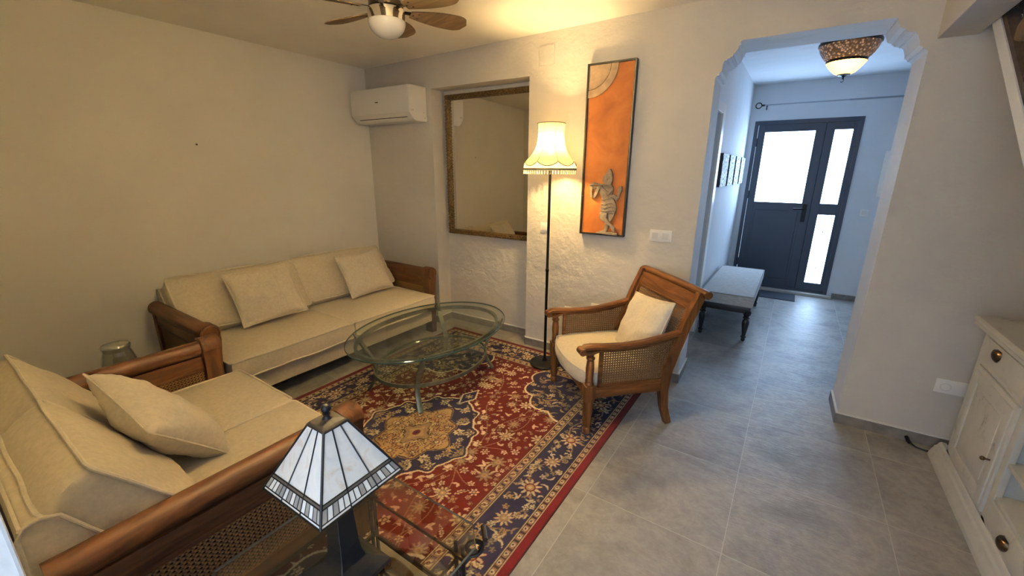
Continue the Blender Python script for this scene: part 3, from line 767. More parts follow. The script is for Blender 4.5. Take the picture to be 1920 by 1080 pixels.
# local frame: x = width, y = towards the back
for sx in (-1, 1):
    x = sx*0.330
    a = MB(); a.lathe([(0.020, 0), (0.024, 0.006), (0.026, 0.03), (0.018, 0.045), (0.026, 0.06), (0.030, 0.09), (0.024, 0.115), (0.030, 0.13), (0.030, 0.235)], (x, 0.0, 0), 16)
    a.box(x-0.031, x+0.031, -0.031, 0.031, 0.225, 0.325, 0.004); obj('front_leg', a, M_WZ, ch)
    a = MB(); a.lathe([(0.024, 0.322), (0.027, 0.332), (0.022, 0.345), (0.025, 0.352), (0.022, 0.365), (0.025, 0.43), (0.021, 0.475), (0.018, 0.482), (0.026, 0.492), (0.026, 0.500), (0.017, 0.508), (0.022, 0.525), (0.022, 0.535)], (x, 0.0, 0), 16); obj('arm_spindle', a, M_WZ, ch)
    # rear leg and back post in one piece
    a = MB(); rs = [(-0.020, -0.024), (0.020, -0.024), (0.020, 0.024), (-0.020, 0.024)]
    a.sweep([(x, 0.545, 0.0), (x, 0.505, 0.12), (x, 0.487, 0.25), (x, 0.500, 0.38), (x, 0.545, 0.52), (x, 0.600, 0.68), (x, 0.660, 0.82), (x, 0.672, 0.850)], [(q[0], q[1]) for q in rs], upv=(0, 1, 0), scales=[0.85, 0.95, 1.15, 1.2, 1.15, 1.1, 1.05, 1.0])
    obj('rear_leg', a, M_WZ, ch)
    # arm with the scrolled hand rest
    a = MB(); sec = [(-0.026, -0.010), (-0.020, -0.016), (0.020, -0.016), (0.026, -0.010), (0.026, 0.006), (0.016, 0.014), (-0.016, 0.014), (-0.026, 0.006)]
    a.sweep([(x, -0.060, 0.552), (x, -0.035, 0.566), (x, 0.0, 0.568), (x, 0.08, 0.562), (x, 0.20, 0.558), (x, 0.32, 0.566), (x, 0.44, 0.586), (x, 0.53, 0.606), (x, 0.575, 0.618)], sec, scales=[(1.0, 0.9), (1.12, 1.05), (1.15, 1), (1.0, 1), (0.95, 1), (0.95, 1), (0.95, 1), (0.95, 1), (0.9, 1)])
    a.lathe([(0, -0.032), (0.018, -0.032), (0.022, -0.028), (0.022, 0.028), (0.018, 0.032), (0, 0.032)], (x, -0.058, 0.545), 16, 'x')
    a.sweep([(x, -0.045, 0.535), (x, -0.015, 0.528), (x, 0.02, 0.538), (x, 0.07, 0.548)], sec, scales=[(0.9, 0.7), (0.9, 1), (0.9, 0.7), (0.85, 0.3)])
    obj('arm_rest', a, M_WY, ch)
    # side apron, panel frame, cane
    a = MB(); a.box(x-0.017, x+0.017, 0.025, 0.485, 0.238, 0.305, 0.004); obj('side_rail', a, M_WY, ch)
    a = MB(); a.prism([(0.055, 0.300), (0.075, 0.300), (0.075, 0.545), (0.055, 0.548)], 'x', x-0.012, x+0.012, 0.003)
    a.prism([(0.055, 0.300), (0.500, 0.300), (0.500, 0.322), (0.055, 0.322)], 'x', x-0.012, x+0.012, 0.003)
    a.prism([(0.07, 0.528), (0.20, 0.524), (0.32, 0.532), (0.44, 0.552), (0.53, 0.574), (0.53, 0.600), (0.44, 0.575), (0.32, 0.554), (0.2, 0.546), (0.07, 0.550)], 'x', x-0.012, x+0.012, 0.002)
    a.prism([(0.478, 0.30), (0.500, 0.30), (0.548, 0.52), (0.56, 0.60), (0.53, 0.60), (0.52, 0.52)], 'x', x-0.012, x+0.012, 0.002)
    obj('side_frame', a, M_WY, ch)
    a = MB(); a.prism([(0.07, 0.318), (0.492, 0.318), (0.535, 0.575), (0.44, 0.558), (0.32, 0.536), (0.2, 0.528), (0.07, 0.532)], 'x', x-0.0015, x+0.0015); obj('cane_panel', a, M_CANE, ch, False)
a = MB(); a.box(-0.30, 0.30, -0.020, 0.016, 0.245, 0.300, 0.004); obj('front_rail', a, M_WX, ch)
a = MB(); a.box(-0.31, 0.31, 0.470, 0.500, 0.235, 0.300, 0.004); obj('back_rail', a, M_WX, ch)
# back: crest rail, lower rail, cane between
BK = lambda z: 0.500 + (z-0.38)*0.365          # y of the back plane at height z
a = MB()
a.sweep([(-0.372, 0.690, 0.845), (-0.2, 0.700, 0.845), (0, 0.704, 0.845), (0.2, 0.700, 0.845), (0.372, 0.690, 0.845)], [(0.026*math.cos(q*PI/8)*1.0, 0.024*math.sin(q*PI/8)) for q in range(16)])
a.grid(lambda u, v: (-0.312+0.624*u, BK(0.74+0.095*v)+0.012+0.010*math.cos((u-0.5)*PI), 0.74+0.095*v), 12, 4)
a.grid(lambda u, v: (-0.312+0.624*u, BK(0.74+0.095*v)-0.010+0.010*math.cos((u-0.5)*PI), 0.74+0.095*v), 12, 4)
a.box(-0.312, 0.312, BK(0.745)-0.008, BK(0.745)+0.02, 0.736, 0.746)
obj('crest_rail', a, M_WX, ch)
a = MB(); a.grid(lambda u, v: (-0.312+0.624*u, BK(0.40+0.345*v)+0.008*math.cos((u-0.5)*PI), 0.40+0.345*v), 12, 8); obj('cane_back', a, M_CANE_X, ch)
a = MB(); a.box(-0.312, 0.312, 0.492, 0.520, 0.36, 0.41, 0.004); obj('lower_back_rail', a, M_WX, ch)
for sx in (-1, 1):
    a = MB(); a.sweep([(sx*0.300, BK(0.40), 0.40), (sx*0.300, BK(0.80)-0.004, 0.80)], [(-0.011, -0.01), (0.011, -0.01), (0.011, 0.01), (-0.011, 0.01)]); obj('back_stile', a, M_WZ, ch)
def seat_shape():
    b = bmesh.new(); bmesh.ops.create_cube(b, size=2); bmesh.ops.subdivide_edges(b, edges=b.edges, cuts=15, use_grid_fill=True)
    for v in b.verts:
        x, y, z = v.co
        X = x*0.306; Y = 0.245+y*0.245
        if y < 0: Y -= 0.055*(1-x*x)*abs(y)**2
        if x*x > 0.5 and y < -0.6: X *= 1-0.06*((abs(y)-0.6)/0.4)
        f = max(0, 1-x**6)*max(0, 1-y**6)
        Z = 0.335+z*0.045+(0.022*f**0.5 if z > 0.99 else 0)
        if abs(z) < 0.99: 
            if abs(y) > .99: Y += math.copysign(0.012*(1-z*z), y)
            if abs(x) > .99: X += math.copysign(0.008*(1-z*z), x)
        v.co = (X, Y, Z)
    return b
mb = MB(); mb._merge(seat_shape()); sc_ = obj('seat_cushion', mb, M_CREAM, ch, angle=60)
P = []
for k in range(40):
    a_ = 2*PI*k/40; cx_, sy_ = math.cos(a_), math.sin(a_)
    q = max(abs(cx_), abs(sy_)); x, y = cx_/q, sy_/q
    X = x*0.308; Y = 0.245+y*0.247
    if y < 0: Y -= 0.055*(1-x*x)*abs(y)**2
    if x*x > 0.5 and y < -0.6: X *= 1-0.06*((abs(y)-0.6)/0.4)
    P.append((X, Y, 0.381))
a = MB(); a.tube(P, 0.0045, 6, True); obj('piping', a, M_PIPE, sc_)
o = pillow('throw_pillow', 0.44, 0.42, 0.13, Matrix.Identity(4), M_CUSH, None, 21, pipe=M_PIPE); tag(o, 'cream pillow leaning against the cane back of the armchair', 'pillow')
o.matrix_world = T(-1.083, 2.315, 0) @ R(math.atan2(-0.696, 0.718), 'Z') @ T(0.065, 0.462, 0.555) @ R(math.radians(66), 'X') @ R(0.12, 'Z')

# ------------------------------------------------------------------ oval glass coffee table
ct = thing('oval_coffee_table', 'oval glass coffee table on curved grey metal legs, standing on the rug', 'coffee table', (-2.087, 2.054, 0.005))
def oval(ax_, ay_, n=96): return [(ax_*math.cos(2*PI*k/n), ay_*math.sin(2*PI*k/n)) for k in range(n)]
def glass_slab(name, poly, z0, z1, parent, mat, edge):
    b = bmesh.new(); n = len(poly); e = 0.003
    def ring(z, off):
        out = []
        for i, p in enumerate(poly):
            c = Vector(p); t = (Vector(poly[(i+1) % n])-Vector(poly[i-1])).normalized(); nrm = Vector((t.y, -t.x))
            q = c - nrm*off; out.append(b.verts.new((q.x, q.y, z)))
        return out
    r0, r1, r2, r3 = ring(z0, e), ring(z0+e, 0), ring(z1-e, 0), ring(z1, e)
    f = b.faces.new(r0[::-1]); f.material_index = 0; f = b.faces.new(r3); f.material_index = 0
    for a_, c_ in ((r0, r1), (r1, r2), (r2, r3)):
        for i in range(n):
            f = b.faces.new((a_[i], a_[(i+1) % n], c_[(i+1) % n], c_[i])); f.material_index = 1
    me = bpy.data.meshes.new('t'); b.to_mesh(me); b.free(); mb = MB(); mb.bm.from_mesh(me); bpy.data.meshes.remove(me)
    return obj(name, mb, [mat, edge], parent, angle=30)
glass_slab('glass_top', oval(0.469, 0.659), 0.412, 0.424, ct, M_GLASS, M_GLASS_E)
rect = [(-0.009, -0.014), (0.009, -0.014), (0.009, 0.014), (-0.009, 0.014)]
a = MB(); a.sweep([(x, y, 0.396) for x, y in oval(0.405, 0.590, 72)], rect, True); obj('top_ring', a, M_PEWTER, ct)
for sx in (-1, 1):
    for sy in (-1, 1):
        a = MB()
        lx = [(0.326, 0.412, 0.408), (0.316, 0.405, 0.385), (0.285, 0.388, 0.33), (0.235, 0.368, 0.255), (0.208, 0.362, 0.175), (0.212, 0.368, 0.11), (0.235, 0.380, 0.05), (0.262, 0.395, 0.002)]
        a.sweep([(sx*p, sy*q, z) for p, q, z in lx], [(-0.017, -0.008), (0.017, -0.008), (0.017, 0.008), (0.006, 0.011), (-0.006, 0.011), (-0.017, 0.008)], upv=(sx*0.75, sy*0.4, 0.3), scales=[0.7, 0.95, 1, 1, 1, 1, 1, 1.05])
        a.lathe([(0, -0.014), (0.014, -0.014), (0.014, 0.014), (0, 0.014)], (sx*0.322, sy*0.408, 0.398), 12, 'y')
        a.tube([(sx*0.334, sy*0.418, 0.405), (sx*0.340, sy*0.424, 0.432)], 0.006, 8)
        obj('leg', a, M_PEWTER, ct)
a = MB(); a.sweep([(x, y, 0.170) for x, y in oval(0.355, 0.460, 72)], [(-0.006, -0.012), (0.006, -0.012), (0.006, 0.012), (-0.006, 0.012)], True); obj('shelf_ring', a, M_PEWTER, ct)
glass_slab('glass_shelf', oval(0.349, 0.454), 0.166, 0.174, ct, M_GLASS, M_GLASS_E)

# ------------------------------------------------------------------ side table with glass top
TX0, TX1, TY0, TY1, TZ = -1.092, -0.578, 0.205, 0.752, 0.55
sd = thing('glass_side_table', 'glass side table with clipped corners and bronze legs, carrying the stained glass lamp', 'side table', ((TX0+TX1)/2, (TY0+TY1)/2, 0.0))
hx, hy, cc = (TX1-TX0)/2, (TY1-TY0)/2, 0.058
P = [(-hx+cc, -hy), (hx-cc, -hy), (hx, -hy+cc), (hx, hy-cc), (hx-cc, hy), (-hx+cc, hy), (-hx, hy-cc), (-hx, -hy+cc)]
M_EDGEW = plain('glass_edge_bronze', (0.12, 0.11, 0.085), 0.1)
glass_slab('glass_top', P, TZ-0.009, TZ, sd, M_GLASS_B, M_EDGEW)
rail = [(-0.007, -0.007), (0.007, -0.007), (0.007, 0.007), (-0.007, 0.007)]
fx, fy = hx-0.062, hy-0.058
a = MB(); a.sweep([(-fx, -fy, TZ-0.070), (fx, -fy, TZ-0.070), (fx, fy, TZ-0.070), (-fx, fy, TZ-0.070)], rail, True, scales=[0.6]*4); obj('top_frame', a, M_BRONZE, sd)
for sx in (-1, 1):
    for sy in (-1, 1):
        a = MB(); X, Y = sx*(fx), sy*(fy)
        for o_ in (-0.013, 0.013): a.tube([(X+o_, Y, 0.0), (X+o_, Y, TZ-0.06), (X+o_*1.0, Y, TZ-0.03)], 0.0065, 10)
        a.box(X-0.024, X+0.024, Y-0.012, Y+0.012, 0.0, 0.014, 0.003); a.box(X-0.022, X+0.022, Y-0.010, Y+0.010, TZ-0.075, TZ-0.060, 0.003)
        leg = obj('leg', a, M_BRONZE, sd)
        a = MB(); d = Vector((sx, sy, 0)).normalized()
        pts = []
        for k in range(22):
            q = k/21; an = -0.6*PI+q*2.3*PI; r_ = 0.030*(1-0.55*q)
            c_ = Vector((X, Y, TZ-0.045))+d*0.040
            pts.append(c_+d*(r_*math.cos(an))+Vector((0, 0, r_*math.sin(an)-0.004)))
        a.tube([Vector((X, Y, TZ-0.12))]+[Vector((X, Y, TZ-0.10))+d*0.012]+pts, 0.0075, 8, upv=(d.y, -d.x, 0)); obj('scroll_bracket', a, M_BRONZE, leg)
        a = MB(); a.tube([Vector((X, Y, 0))+d*(0.072)+Vector((-d.y, d.x, 0))*0.024+Vector((0, 0, TZ-0.004)), Vector((X, Y, 0))+d*0.072-Vector((-d.y, d.x, 0))*0.024+Vector((0, 0, TZ-0.004))], 0.0075, 10); obj('corner_clip', a, M_CHROME if False else M_BRONZE, leg)
M_SHELF = plain('mirrored_shelf', (0.78, 0.74, 0.62), 0.03, 1.0)
a = MB(); a.sweep([(-fx, -fy, 0.325), (fx, -fy, 0.325), (fx, fy, 0.325), (-fx, fy, 0.325)], rail, True); obj('lower_frame', a, M_BRONZE, sd)
a = MB(); a.box(-fx+0.006, fx-0.006, -fy+0.006, fy-0.006, 0.320, 0.326, 0.001); obj('mirror_shelf', a, M_SHELF, sd, False, label='mirrored lower shelf')

# ------------------------------------------------------------------ stained glass table lamp
LX, LY = -0.810, 0.455
tl = thing('stained_glass_table_lamp', 'table lamp with a pyramid shade of white leaded glass on a dark bronze foot', 'lamp', (LX, LY, TZ+0.0006), 0.022)
a = MB(); q = 0.088
def sq(r, z): return [(r, r, z), (-r, r, z), (-r, -r, z), (r, -r, z)]
def stack(mb, lv, n=4):
    b = bmesh.new(); rs = [[b.verts.new(p) for p in sq(r, z)] for r, z in lv]
    b.faces.new(rs[0][::-1]); b.faces.new(rs[-1])
    for A, B_ in zip(rs, rs[1:]):
        for i in range(4): b.faces.new((A[i], A[(i+1) % 4], B_[(i+1) % 4], B_[i]))
    bmesh.ops.recalc_face_normals(b, faces=b.faces); bmesh.ops.bevel(b, geom=list(b.edges), offset=0.0015, segments=1, affect='EDGES'); mb._merge(b)
M_LBASE = plain('lamp_black_bronze', (0.008, 0.008, 0.010), 0.45, 0.3, bs=0.2, bscale=30)
stack(a, [(0.078, 0.0), (0.078, 0.012), (0.060, 0.026), (0.036, 0.040), (0.030, 0.060), (0.027, 0.090)]); obj('lamp_foot', a, M_LBASE, tl, False)
a = MB(); stack(a, [(0.027, 0.088), (0.022, 0.20), (0.019, 0.300), (0.015, 0.335)]); obj('lamp_stem', a, M_LBASE, tl, False)
ZR, ZT_, ZB, A_, B_ = 0.279, 0.431, 0.291, 0.1096, 0.0305
def shade_glass():
    m, nt, b = new_mat('leaded_opal_glass'); v = coords(nt, (1, 1, 1))
    lk(nt, ramp(nt, noise_n(nt, v, 16, 5, 0.6, 1.6), [(0.25, (0.60, 0.62, 0.62)), (0.55, (0.72, 0.72, 0.70)), (0.72, (0.62, 0.54, 0.46))]), b.inputs['Base Color'])
    b.inputs['Roughness'].default_value = 0.18; b.inputs['Specular IOR Level'].default_value = 0.5; return m
M_OPAL = shade_glass(); M_OPAL_G = plain('leaded_grey_glass', (0.30, 0.285, 0.265), 0.2, var=0.2, vscale=30); M_OPAL_D = plain('leaded_brown_glass', (0.095, 0.080, 0.070), 0.3, bs=0.5, bscale=300)
M_LEAD = plain('lead_came', (0.012, 0.012, 0.012), 0.4, 0.5)
H_ = ZT_-ZR
for side in range(4):
    Rm = R(side*PI/2, 'Z')
    def pt(u, v, off=0.0):      # u -1..1 across, v 0 top .. 1 rim
        # two slopes: long face, then the apron drops slightly steeper
        hw_ = B_+(A_-B_)*v; z = ZT_+(ZR-ZT_)*v
        n_ = Vector((0, H_, A_-B_)).normalized()
        return Vector((u*hw_, hw_, z)) + n_*off
    a = MB()
    b = bmesh.new(); vs = [b.verts.new(pt(-1, 0, -0.002)), b.verts.new(pt(1, 0, -0.002)), b.verts.new(pt(1, 1, -0.002)), b.verts.new(pt(-1, 1, -0.002))]; vs2 = [b.verts.new(pt(*q)) for q in ((-1, 0), (1, 0), (1, 1), (-1, 1))]
    b.faces.new(vs[::-1]); b.faces.new(vs2)
    for i in range(4): b.faces.new((vs[i], vs[(i+1) % 4], vs2[(i+1) % 4], vs2[i]))
    bmesh.ops.recalc_face_normals(b, faces=b.faces); bmesh.ops.transform(b, matrix=Rm, verts=b.verts); a._merge(b)
    def quad(mi, u0, u1, v0, v1):
        a.mi = mi; b = bmesh.new()
        vv = [b.verts.new(Rm @ pt(*p, 0.0012)) for p in ((u0, v0), (u1, v0), (u1, v1), (u0, v1))]; b.faces.new(vv); a._merge(b)
    va, vb, vc = 0.76, 0.805, 0.955
    quad(2, -1, 1, va, vb)
    rr = random.Random(side+5)
    nt_ = 15
    for k in range(nt_):
        u0 = -1+2*k/nt_; u1 = -1+2*(k+1)/nt_
        quad(1 if rr.random() < 0.42 else 0, u0, u1, vb, vc)
    sh = obj('shade_panel', a, [M_OPAL, M_OPAL_G, M_OPAL_D], tl, False)
    l = MB()
    def came(p, q_, w=0.0016): l.tube([Rm @ pt(*p, 0.001), Rm @ pt(*q_, 0.001)], w, 6)
    for u in (-0.33, 0.33): came((u, 0), (u, va)); came((u, va), (u, 1))
    for v in (va, vb, vc): came((-1, v), (1, v), 0.0015)
    for k in range(1, nt_): u = -1+2*k/nt_; came((u, vb), (u, vc), 0.0012)
    came((-1, 1), (1, 1), 0.0022); came((-1, 0), (-1, 1), 0.0028)
    obj('lead_lines', l, M_LEAD, sh)
a = MB(); stack(a, [(B_+0.002, ZT_-0.002), (B_+0.003, ZT_+0.003), (B_-0.004, ZT_+0.010), (0.012, ZT_+0.013)]); obj('shade_cap', a, plain('worn_bronze_cap', (0.020, 0.015, 0.012), 0.6, 0.0, bs=0.6, bscale=60), tl, False)
a = MB(); a.lathe([(0.012, ZT_+0.012), (0.006, ZT_+0.020), (0.009, ZT_+0.024), (0.005, ZT_+0.027)] + [(0.0115*math.sin(q_*PI/8+0.35), ZT_+0.038-0.0115*math.cos(q_*PI/8+0.35)) for q_ in range(7)] + [(0, ZT_+0.0495)], (0, 0, 0), 20); obj('finial', a, M_LBASE, tl)

# ------------------------------------------------------------------ fringed floor lamp
FX, FY = -1.517, 2.752
fl = thing('floor_lamp', 'tall black floor lamp with a lit cream bell shade and tassel fringe, beside the picture', 'floor lamp', (FX, FY, 0.0045))
a = MB(); a.lathe([(0, 0), (0.118, 0), (0.122, 0.004), (0.122, 0.014), (0.116, 0.020), (0.03, 0.026), (0.018, 0.030), (0.016, 0.05), (0, 0.05)], (0, 0, 0), 40); obj('lamp_base', a, M_BLACK, fl)
a = MB(); a.lathe([(0.011, 0.045), (0.011, 0.78), (0.014, 0.785), (0.014, 0.80), (0.010, 0.805), (0.010, 1.58), (0.014, 1.585), (0.016, 1.64), (0.0, 1.64)], (0, 0, 0), 14); obj('pole', a, M_BLACK, fl)
a = MB(); a.lathe([(0, 1.635), (0.014, 1.64), (0.014, 1.665), (0.018, 1.685), (0.018, 1.70), (0.012, 1.715), (0.0, 1.72)], (0, 0, 0), 16); obj('bulb', a, emission('bulb_glow', (1.0, 0.72, 0.36), 14), fl)
PR = [(1.862, 0.097), (1.835, 0.0965), (1.80, 0.0965), (1.76, 0.099), (1.725, 0.104), (1.69, 0.117), (1.66, 0.135), (1.635, 0.155), (1.612, 0.178), (1.598, 0.188), (1.588, 0.193), (1.575, 0.196), (1.560, 0.198), (1.553, 0.199)]
ZF = -0.008
NP = 8
def shade_r(z, th):
    for (za, ra), (zb, rb) in zip(PR, PR[1:]):
        if zb <= z <= za: r = ra+(rb-ra)*(za-z)/(za-zb); break
    else: r = PR[-1][1] if z < PR[-1][0] else PR[0][1]
    # straight cloth panels between ribs: slight flattening
    ph = ((th/(2*PI)*NP) % 1.0)-0.5
    k = math.cos(PI/NP)/math.cos(ph*2*PI/NP)
    w_ = min(1, max(0, (1.86-z)/0.06))*0.8
    return r*(1-w_*(1-k))
def scal(th): ph = ((th/(2*PI)*NP) % 1.0); return 1.604-0.030*math.sin(PI*ph)**0.8
def shade_mat(name, col, trans, ru):
    m, nt, b = new_mat(name); v = coords(nt, (60, 60, 4))
    cr = ramp(nt, noise_n(nt, v, 3.0, 5, 0.7), [(0.3, tuple(c*0.8 for c in col)), (0.7, col)])
    df = N(nt, 'ShaderNodeBsdfDiffuse'); tl_ = N(nt, 'ShaderNodeBsdfTranslucent'); mx = N(nt, 'ShaderNodeMixShader'); mx.inputs[0].default_value = trans
    lk(nt, cr, df.inputs[0]); lk(nt, cr, tl_.inputs[0]); lk(nt, df.outputs[0], mx.inputs[1]); lk(nt, tl_.outputs[0], mx.inputs[2])
    if ru:
        tp = N(nt, 'ShaderNodeBsdfTransparent'); m2 = N(nt, 'ShaderNodeMixShader'); m2.inputs[0].default_value = ru
        lk(nt, mx.outputs[0], m2.inputs[1]); lk(nt, tp.outputs[0], m2.inputs[2]); mx = m2
    lk(nt, mx.outputs[0], nt.nodes['Material Output'].inputs[0]); return m
M_SHADE = shade_mat('cream_shade_silk', (0.74, 0.62, 0.40), 0.14, 0.05)
M_SHADE2 = shade_mat('pale_shade_skirt', (0.90, 0.82, 0.60), 0.30, 0)
M_TRIM = plain('olive_gimp_trim', (0.16, 0.12, 0.045), 0.85)
M_FRINGE = plain('cream_tassel_thread', (0.78, 0.68, 0.42), 0.9)
a = MB(); a.grid(lambda u, v: ((shade_r((z := 1.862+(scal(2*PI*u)-1.862)*v), 2*PI*u))*math.cos(2*PI*u), shade_r(z, 2*PI*u)*math.sin(2*PI*u), z+ZF), 96, 26, closed_u=True); shd = obj('lamp_shade', a, M_SHADE, fl, angle=80)
a = MB(); a.grid(lambda u, v: ((shade_r((z := scal(2*PI*u)+(1.553-scal(2*PI*u))*v), 2*PI*u))*math.cos(2*PI*u), shade_r(z, 2*PI*u)*math.sin(2*PI*u), z+ZF), 96, 6, closed_u=True); obj('shade_skirt', a, M_SHADE2, shd, angle=80)
a = MB()
def ringp(zf, off=0.001, n=96): return [((shade_r(zf(2*PI*k/n), 2*PI*k/n)+off)*math.cos(2*PI*k/n), (shade_r(zf(2*PI*k/n), 2*PI*k/n)+off)*math.sin(2*PI*k/n), zf(2*PI*k/n)+ZF) for k in range(n)]
a.tube(ringp(lambda t: 1.862), 0.0028, 6, True); a.tube(ringp(scal), 0.0028, 6, True)
a.sweep(ringp(lambda t: 1.5535), [(-0.0015, -0.005), (0.0015, -0.005), (0.0015, 0.005), (-0.0015, 0.005)], True)
for k in range(NP):
    th = 2*PI*k/NP
    a.tube([((shade_r(z, th)+0.0006)*math.cos(th), (shade_r(z, th)+0.0006)*math.sin(th), z+ZF) for z in [1.86-0.0128*q for q in range(21)]], 0.0012, 5)
obj('shade_trim', a, M_TRIM, shd)
a = MB(); nf = 56
for k in range(nf):
    th = 2*PI*(k+0.5)/nf; r_ = shade_r(1.5535, th)
    a.lathe([(0.0008, 0.0), (0.0012, -0.010), (0.0026, -0.013), (0.0018, -0.016), (0.0046, -0.030), (0.0, -0.030)], (r_*math.cos(th), r_*math.sin(th), 1.548+ZF), 6)
a.sweep(ringp(lambda t: 1.5465, 0.0), [(-0.0008, -0.0035), (0.0008, -0.0035), (0.0008, 0.0035), (-0.0008, 0.0035)], True)
obj('tassel_fringe', a, M_FRINGE, shd)['kind'] = 'stuff'
a = MB()
for k in range(3):
    th = 2*PI*k/3; a.tube([(0, 0, 1.665), (0.05*math.cos(th), 0.05*math.sin(th), 1.70), (0.096*math.cos(th), 0.096*math.sin(th), 1.80)], 0.0012, 5)
obj('shade_carrier', a, M_BLACK, fl)
point('floor_lamp_light', (FX, FY, 1.700), 33, WARM, 0.04)

# ------------------------------------------------------------------ things on the back wall (own frame: x along the wall, -y into the room)
def wthing(name, label, cat, s, z, d=0.0, group=None):
    p = WM @ Vector((s, d, z)); return thing(name, label, cat, p, TH, group)
# gilt mirror in the alcove
M_GILT = None
def gilt():
    m, nt, b = new_mat('carved_gilt'); v = coords(nt)
    n1 = noise_n(nt, v, 70, 4, 0.6, 1.5)
    lk(nt, ramp(nt, n1, [(0.38, (0.030, 0.017, 0.006)), (0.56, (0.17, 0.10, 0.035)), (0.74, (0.42, 0.30, 0.13))]), b.inputs['Base Color'])
    b.inputs['Metallic'].default_value = 0.45; b.inputs['Roughness'].default_value = 0.42
    bump(nt, b, n1, 1.0, 0.008); return m
M_GILT = gilt()
mi_s, mi_z = (-2.858-1.887)/2, (2.205+0.925)/2
mr = wthing('gilt_mirror', 'large mirror in a carved gilt frame set inside the wall alcove', 'mirror', mi_s, mi_z, 0.172)
mw, mh = (2.858-1.887), (2.205-0.925)
fw = 0.048
prof = [(0, 0), (0, -0.030), (0.008, -0.045), (0.020, -0.048), (0.026, -0.040), (0.032, -0.042), (0.040, -0.034), (0.044, -0.022), (fw, -0.018), (fw, 0)]
b = bmesh.new(); rs = []
for sx, sz in ((-1, -1), (1, -1), (1, 1), (-1, 1)):
    rs.append([b.verts.new((sx*(mw/2-p), q, sz*(mh/2-p))) for p, q in prof])
for i in range(4):
    A, B2 = rs[i], rs[(i+1) % 4]
    for j in range(len(prof)-1): b.faces.new((A[j], B2[j], B2[j+1], A[j+1]))
bmesh.ops.recalc_face_normals(b, faces=b.faces)
a = MB(); a._merge(b)
rg = random.Random(9)
for side in range(4):
    L = mw if side % 2 == 0 else mh
    n = int(L/0.028)
    for k in range(n):
        t_ = -L/2+0.02+(L-0.04)*k/(n-1)
        for off, rr_, yy in ((0.013, 0.0085, -0.047), (0.028, 0.006, -0.043), (0.038, 0.005, -0.038)):
            jx = rg.uniform(-0.006, 0.006)
            P_ = {0: (t_+jx, yy, -mh/2+off), 1: (mw/2-off, yy, t_+jx), 2: (t_+jx, yy, mh/2-off), 3: (-mw/2+off, yy, t_+jx)}[side]
            a.lathe([(0, -rr_*0.6), (rr_*0.8, -rr_*0.3), (rr_, 0), (rr_*0.7, rr_*0.5), (0, rr_*0.7)], P_, 6, 'y')
obj('gilt_frame', a, M_GILT, mr, angle=50)
a = MB(); a.box(-mw/2+fw-0.004, mw/2-fw+0.004, -0.014, -0.008, -mh/2+fw-0.004, mh/2-fw+0.004)
m_, nt, b = new_mat('silvered_glass'); b.inputs['Base Color'].default_value = (0.64, 0.62, 0.58, 1); b.inputs['Metallic'].default_value = 1; b.inputs['Roughness'].default_value = 0.015
obj('mirror_glass', a, m_, mr, False)

# air conditioner
acx = (-3.735-2.960)/2
ac = wthing('air_conditioner', 'white wall air conditioner high in the corner above the long sofa', 'air conditioner', acx, 1.965, 0)
hw_ = (3.735-2.960)/2; M_AC = plain('ac_white_plastic', (0.74, 0.72, 0.68), 0.38)
prof = [(0.0, 0.0), (-0.145, 0.002), (-0.172, 0.014), (-0.220, 0.066), (-0.222, 0.276), (-0.200, 0.292), (0.0, 0.296)]
a = MB(); a.prism(prof, 'x', -hw_, hw_, 0.004); obj('housing', a, M_AC, ac)
a = MB(); a.box(-hw_+0.004, hw_-0.004, -0.2255, -0.219, 0.068, 0.288, 0.003); obj('front_panel', a, M_AC, ac)
def slope(y0): return 0.014+(0.066-0.014)*(-y0-0.172)/(0.220-0.172)
a = MB(); a.prism([(-0.186, slope(-0.186)-0.0012), (-0.190, slope(-0.190)-0.0012), (-0.190, slope(-0.190)+0.004), (-0.186, slope(-0.186)+0.004)], 'x', -hw_+0.075, hw_-0.060); obj('air_slot', a, M_BLACK, ac, False)
a = MB(); a.box(-0.040, -0.002, -0.2272, -0.2252, 0.163, 0.172); obj('badge', a, plain('dark_badge', (0.05, 0.035, 0.02), 0.4), ac, False)
M_MARK = plain('moulded_mark', (0.55, 0.47, 0.36), 0.5)
a = MB(); a.box(hw_-0.001, hw_+0.0012, -0.200, -0.196, 0.075, 0.098); obj('side_mark', a, M_MARK, ac, False)
for yy, zz, rr_ in ((-0.178, 0.086, 0.007), (-0.030, 0.030, 0.005), (-0.040, 0.075, 0.005)):
    a = MB(); a.lathe([(0, 0), (rr_, 0), (rr_, 0.0015), (0, 0.0015)], (hw_, yy, zz), 12, 'x'); obj('side_mark', a, M_MARK, ac, False)

# orange relief picture
pc = wthing('relief_picture', 'tall narrow orange picture with a carved grey flute player in a black frame', 'picture', -1.2, 1.665, 0)
pw, ph_ = 0.348, 1.196
a = MB()
for x0, x1, z0, z1 in ((-pw/2, -pw/2+0.012, -ph_/2, ph_/2), (pw/2-0.012, pw/2, -ph_/2, ph_/2), (-pw/2+0.012, pw/2-0.012, -ph_/2, -ph_/2+0.012), (-pw/2+0.012, pw/2-0.012, ph_/2-0.012, ph_/2)):
    a.box(x0, x1, -0.046, -0.002, z0, z1, 0.001)
obj('picture_frame', a, plain('black_frame', (0.010, 0.008, 0.007), 0.5), pc, False)
m_, nt, b = new_mat('orange_canvas'); v = coords(nt)
lk(nt, ramp(nt, noise_n(nt, v, 4.5, 6, 0.6, 0.6), [(0.25, (0.28, 0.078, 0.012)), (0.50, (0.42, 0.130, 0.022)), (0.75, (0.52, 0.19, 0.04))]), b.inputs['Base Color']); b.inputs['Roughness'].default_value = 0.6
bump(nt, b, noise_n(nt, v, 90, 3), 0.25, 0.003)
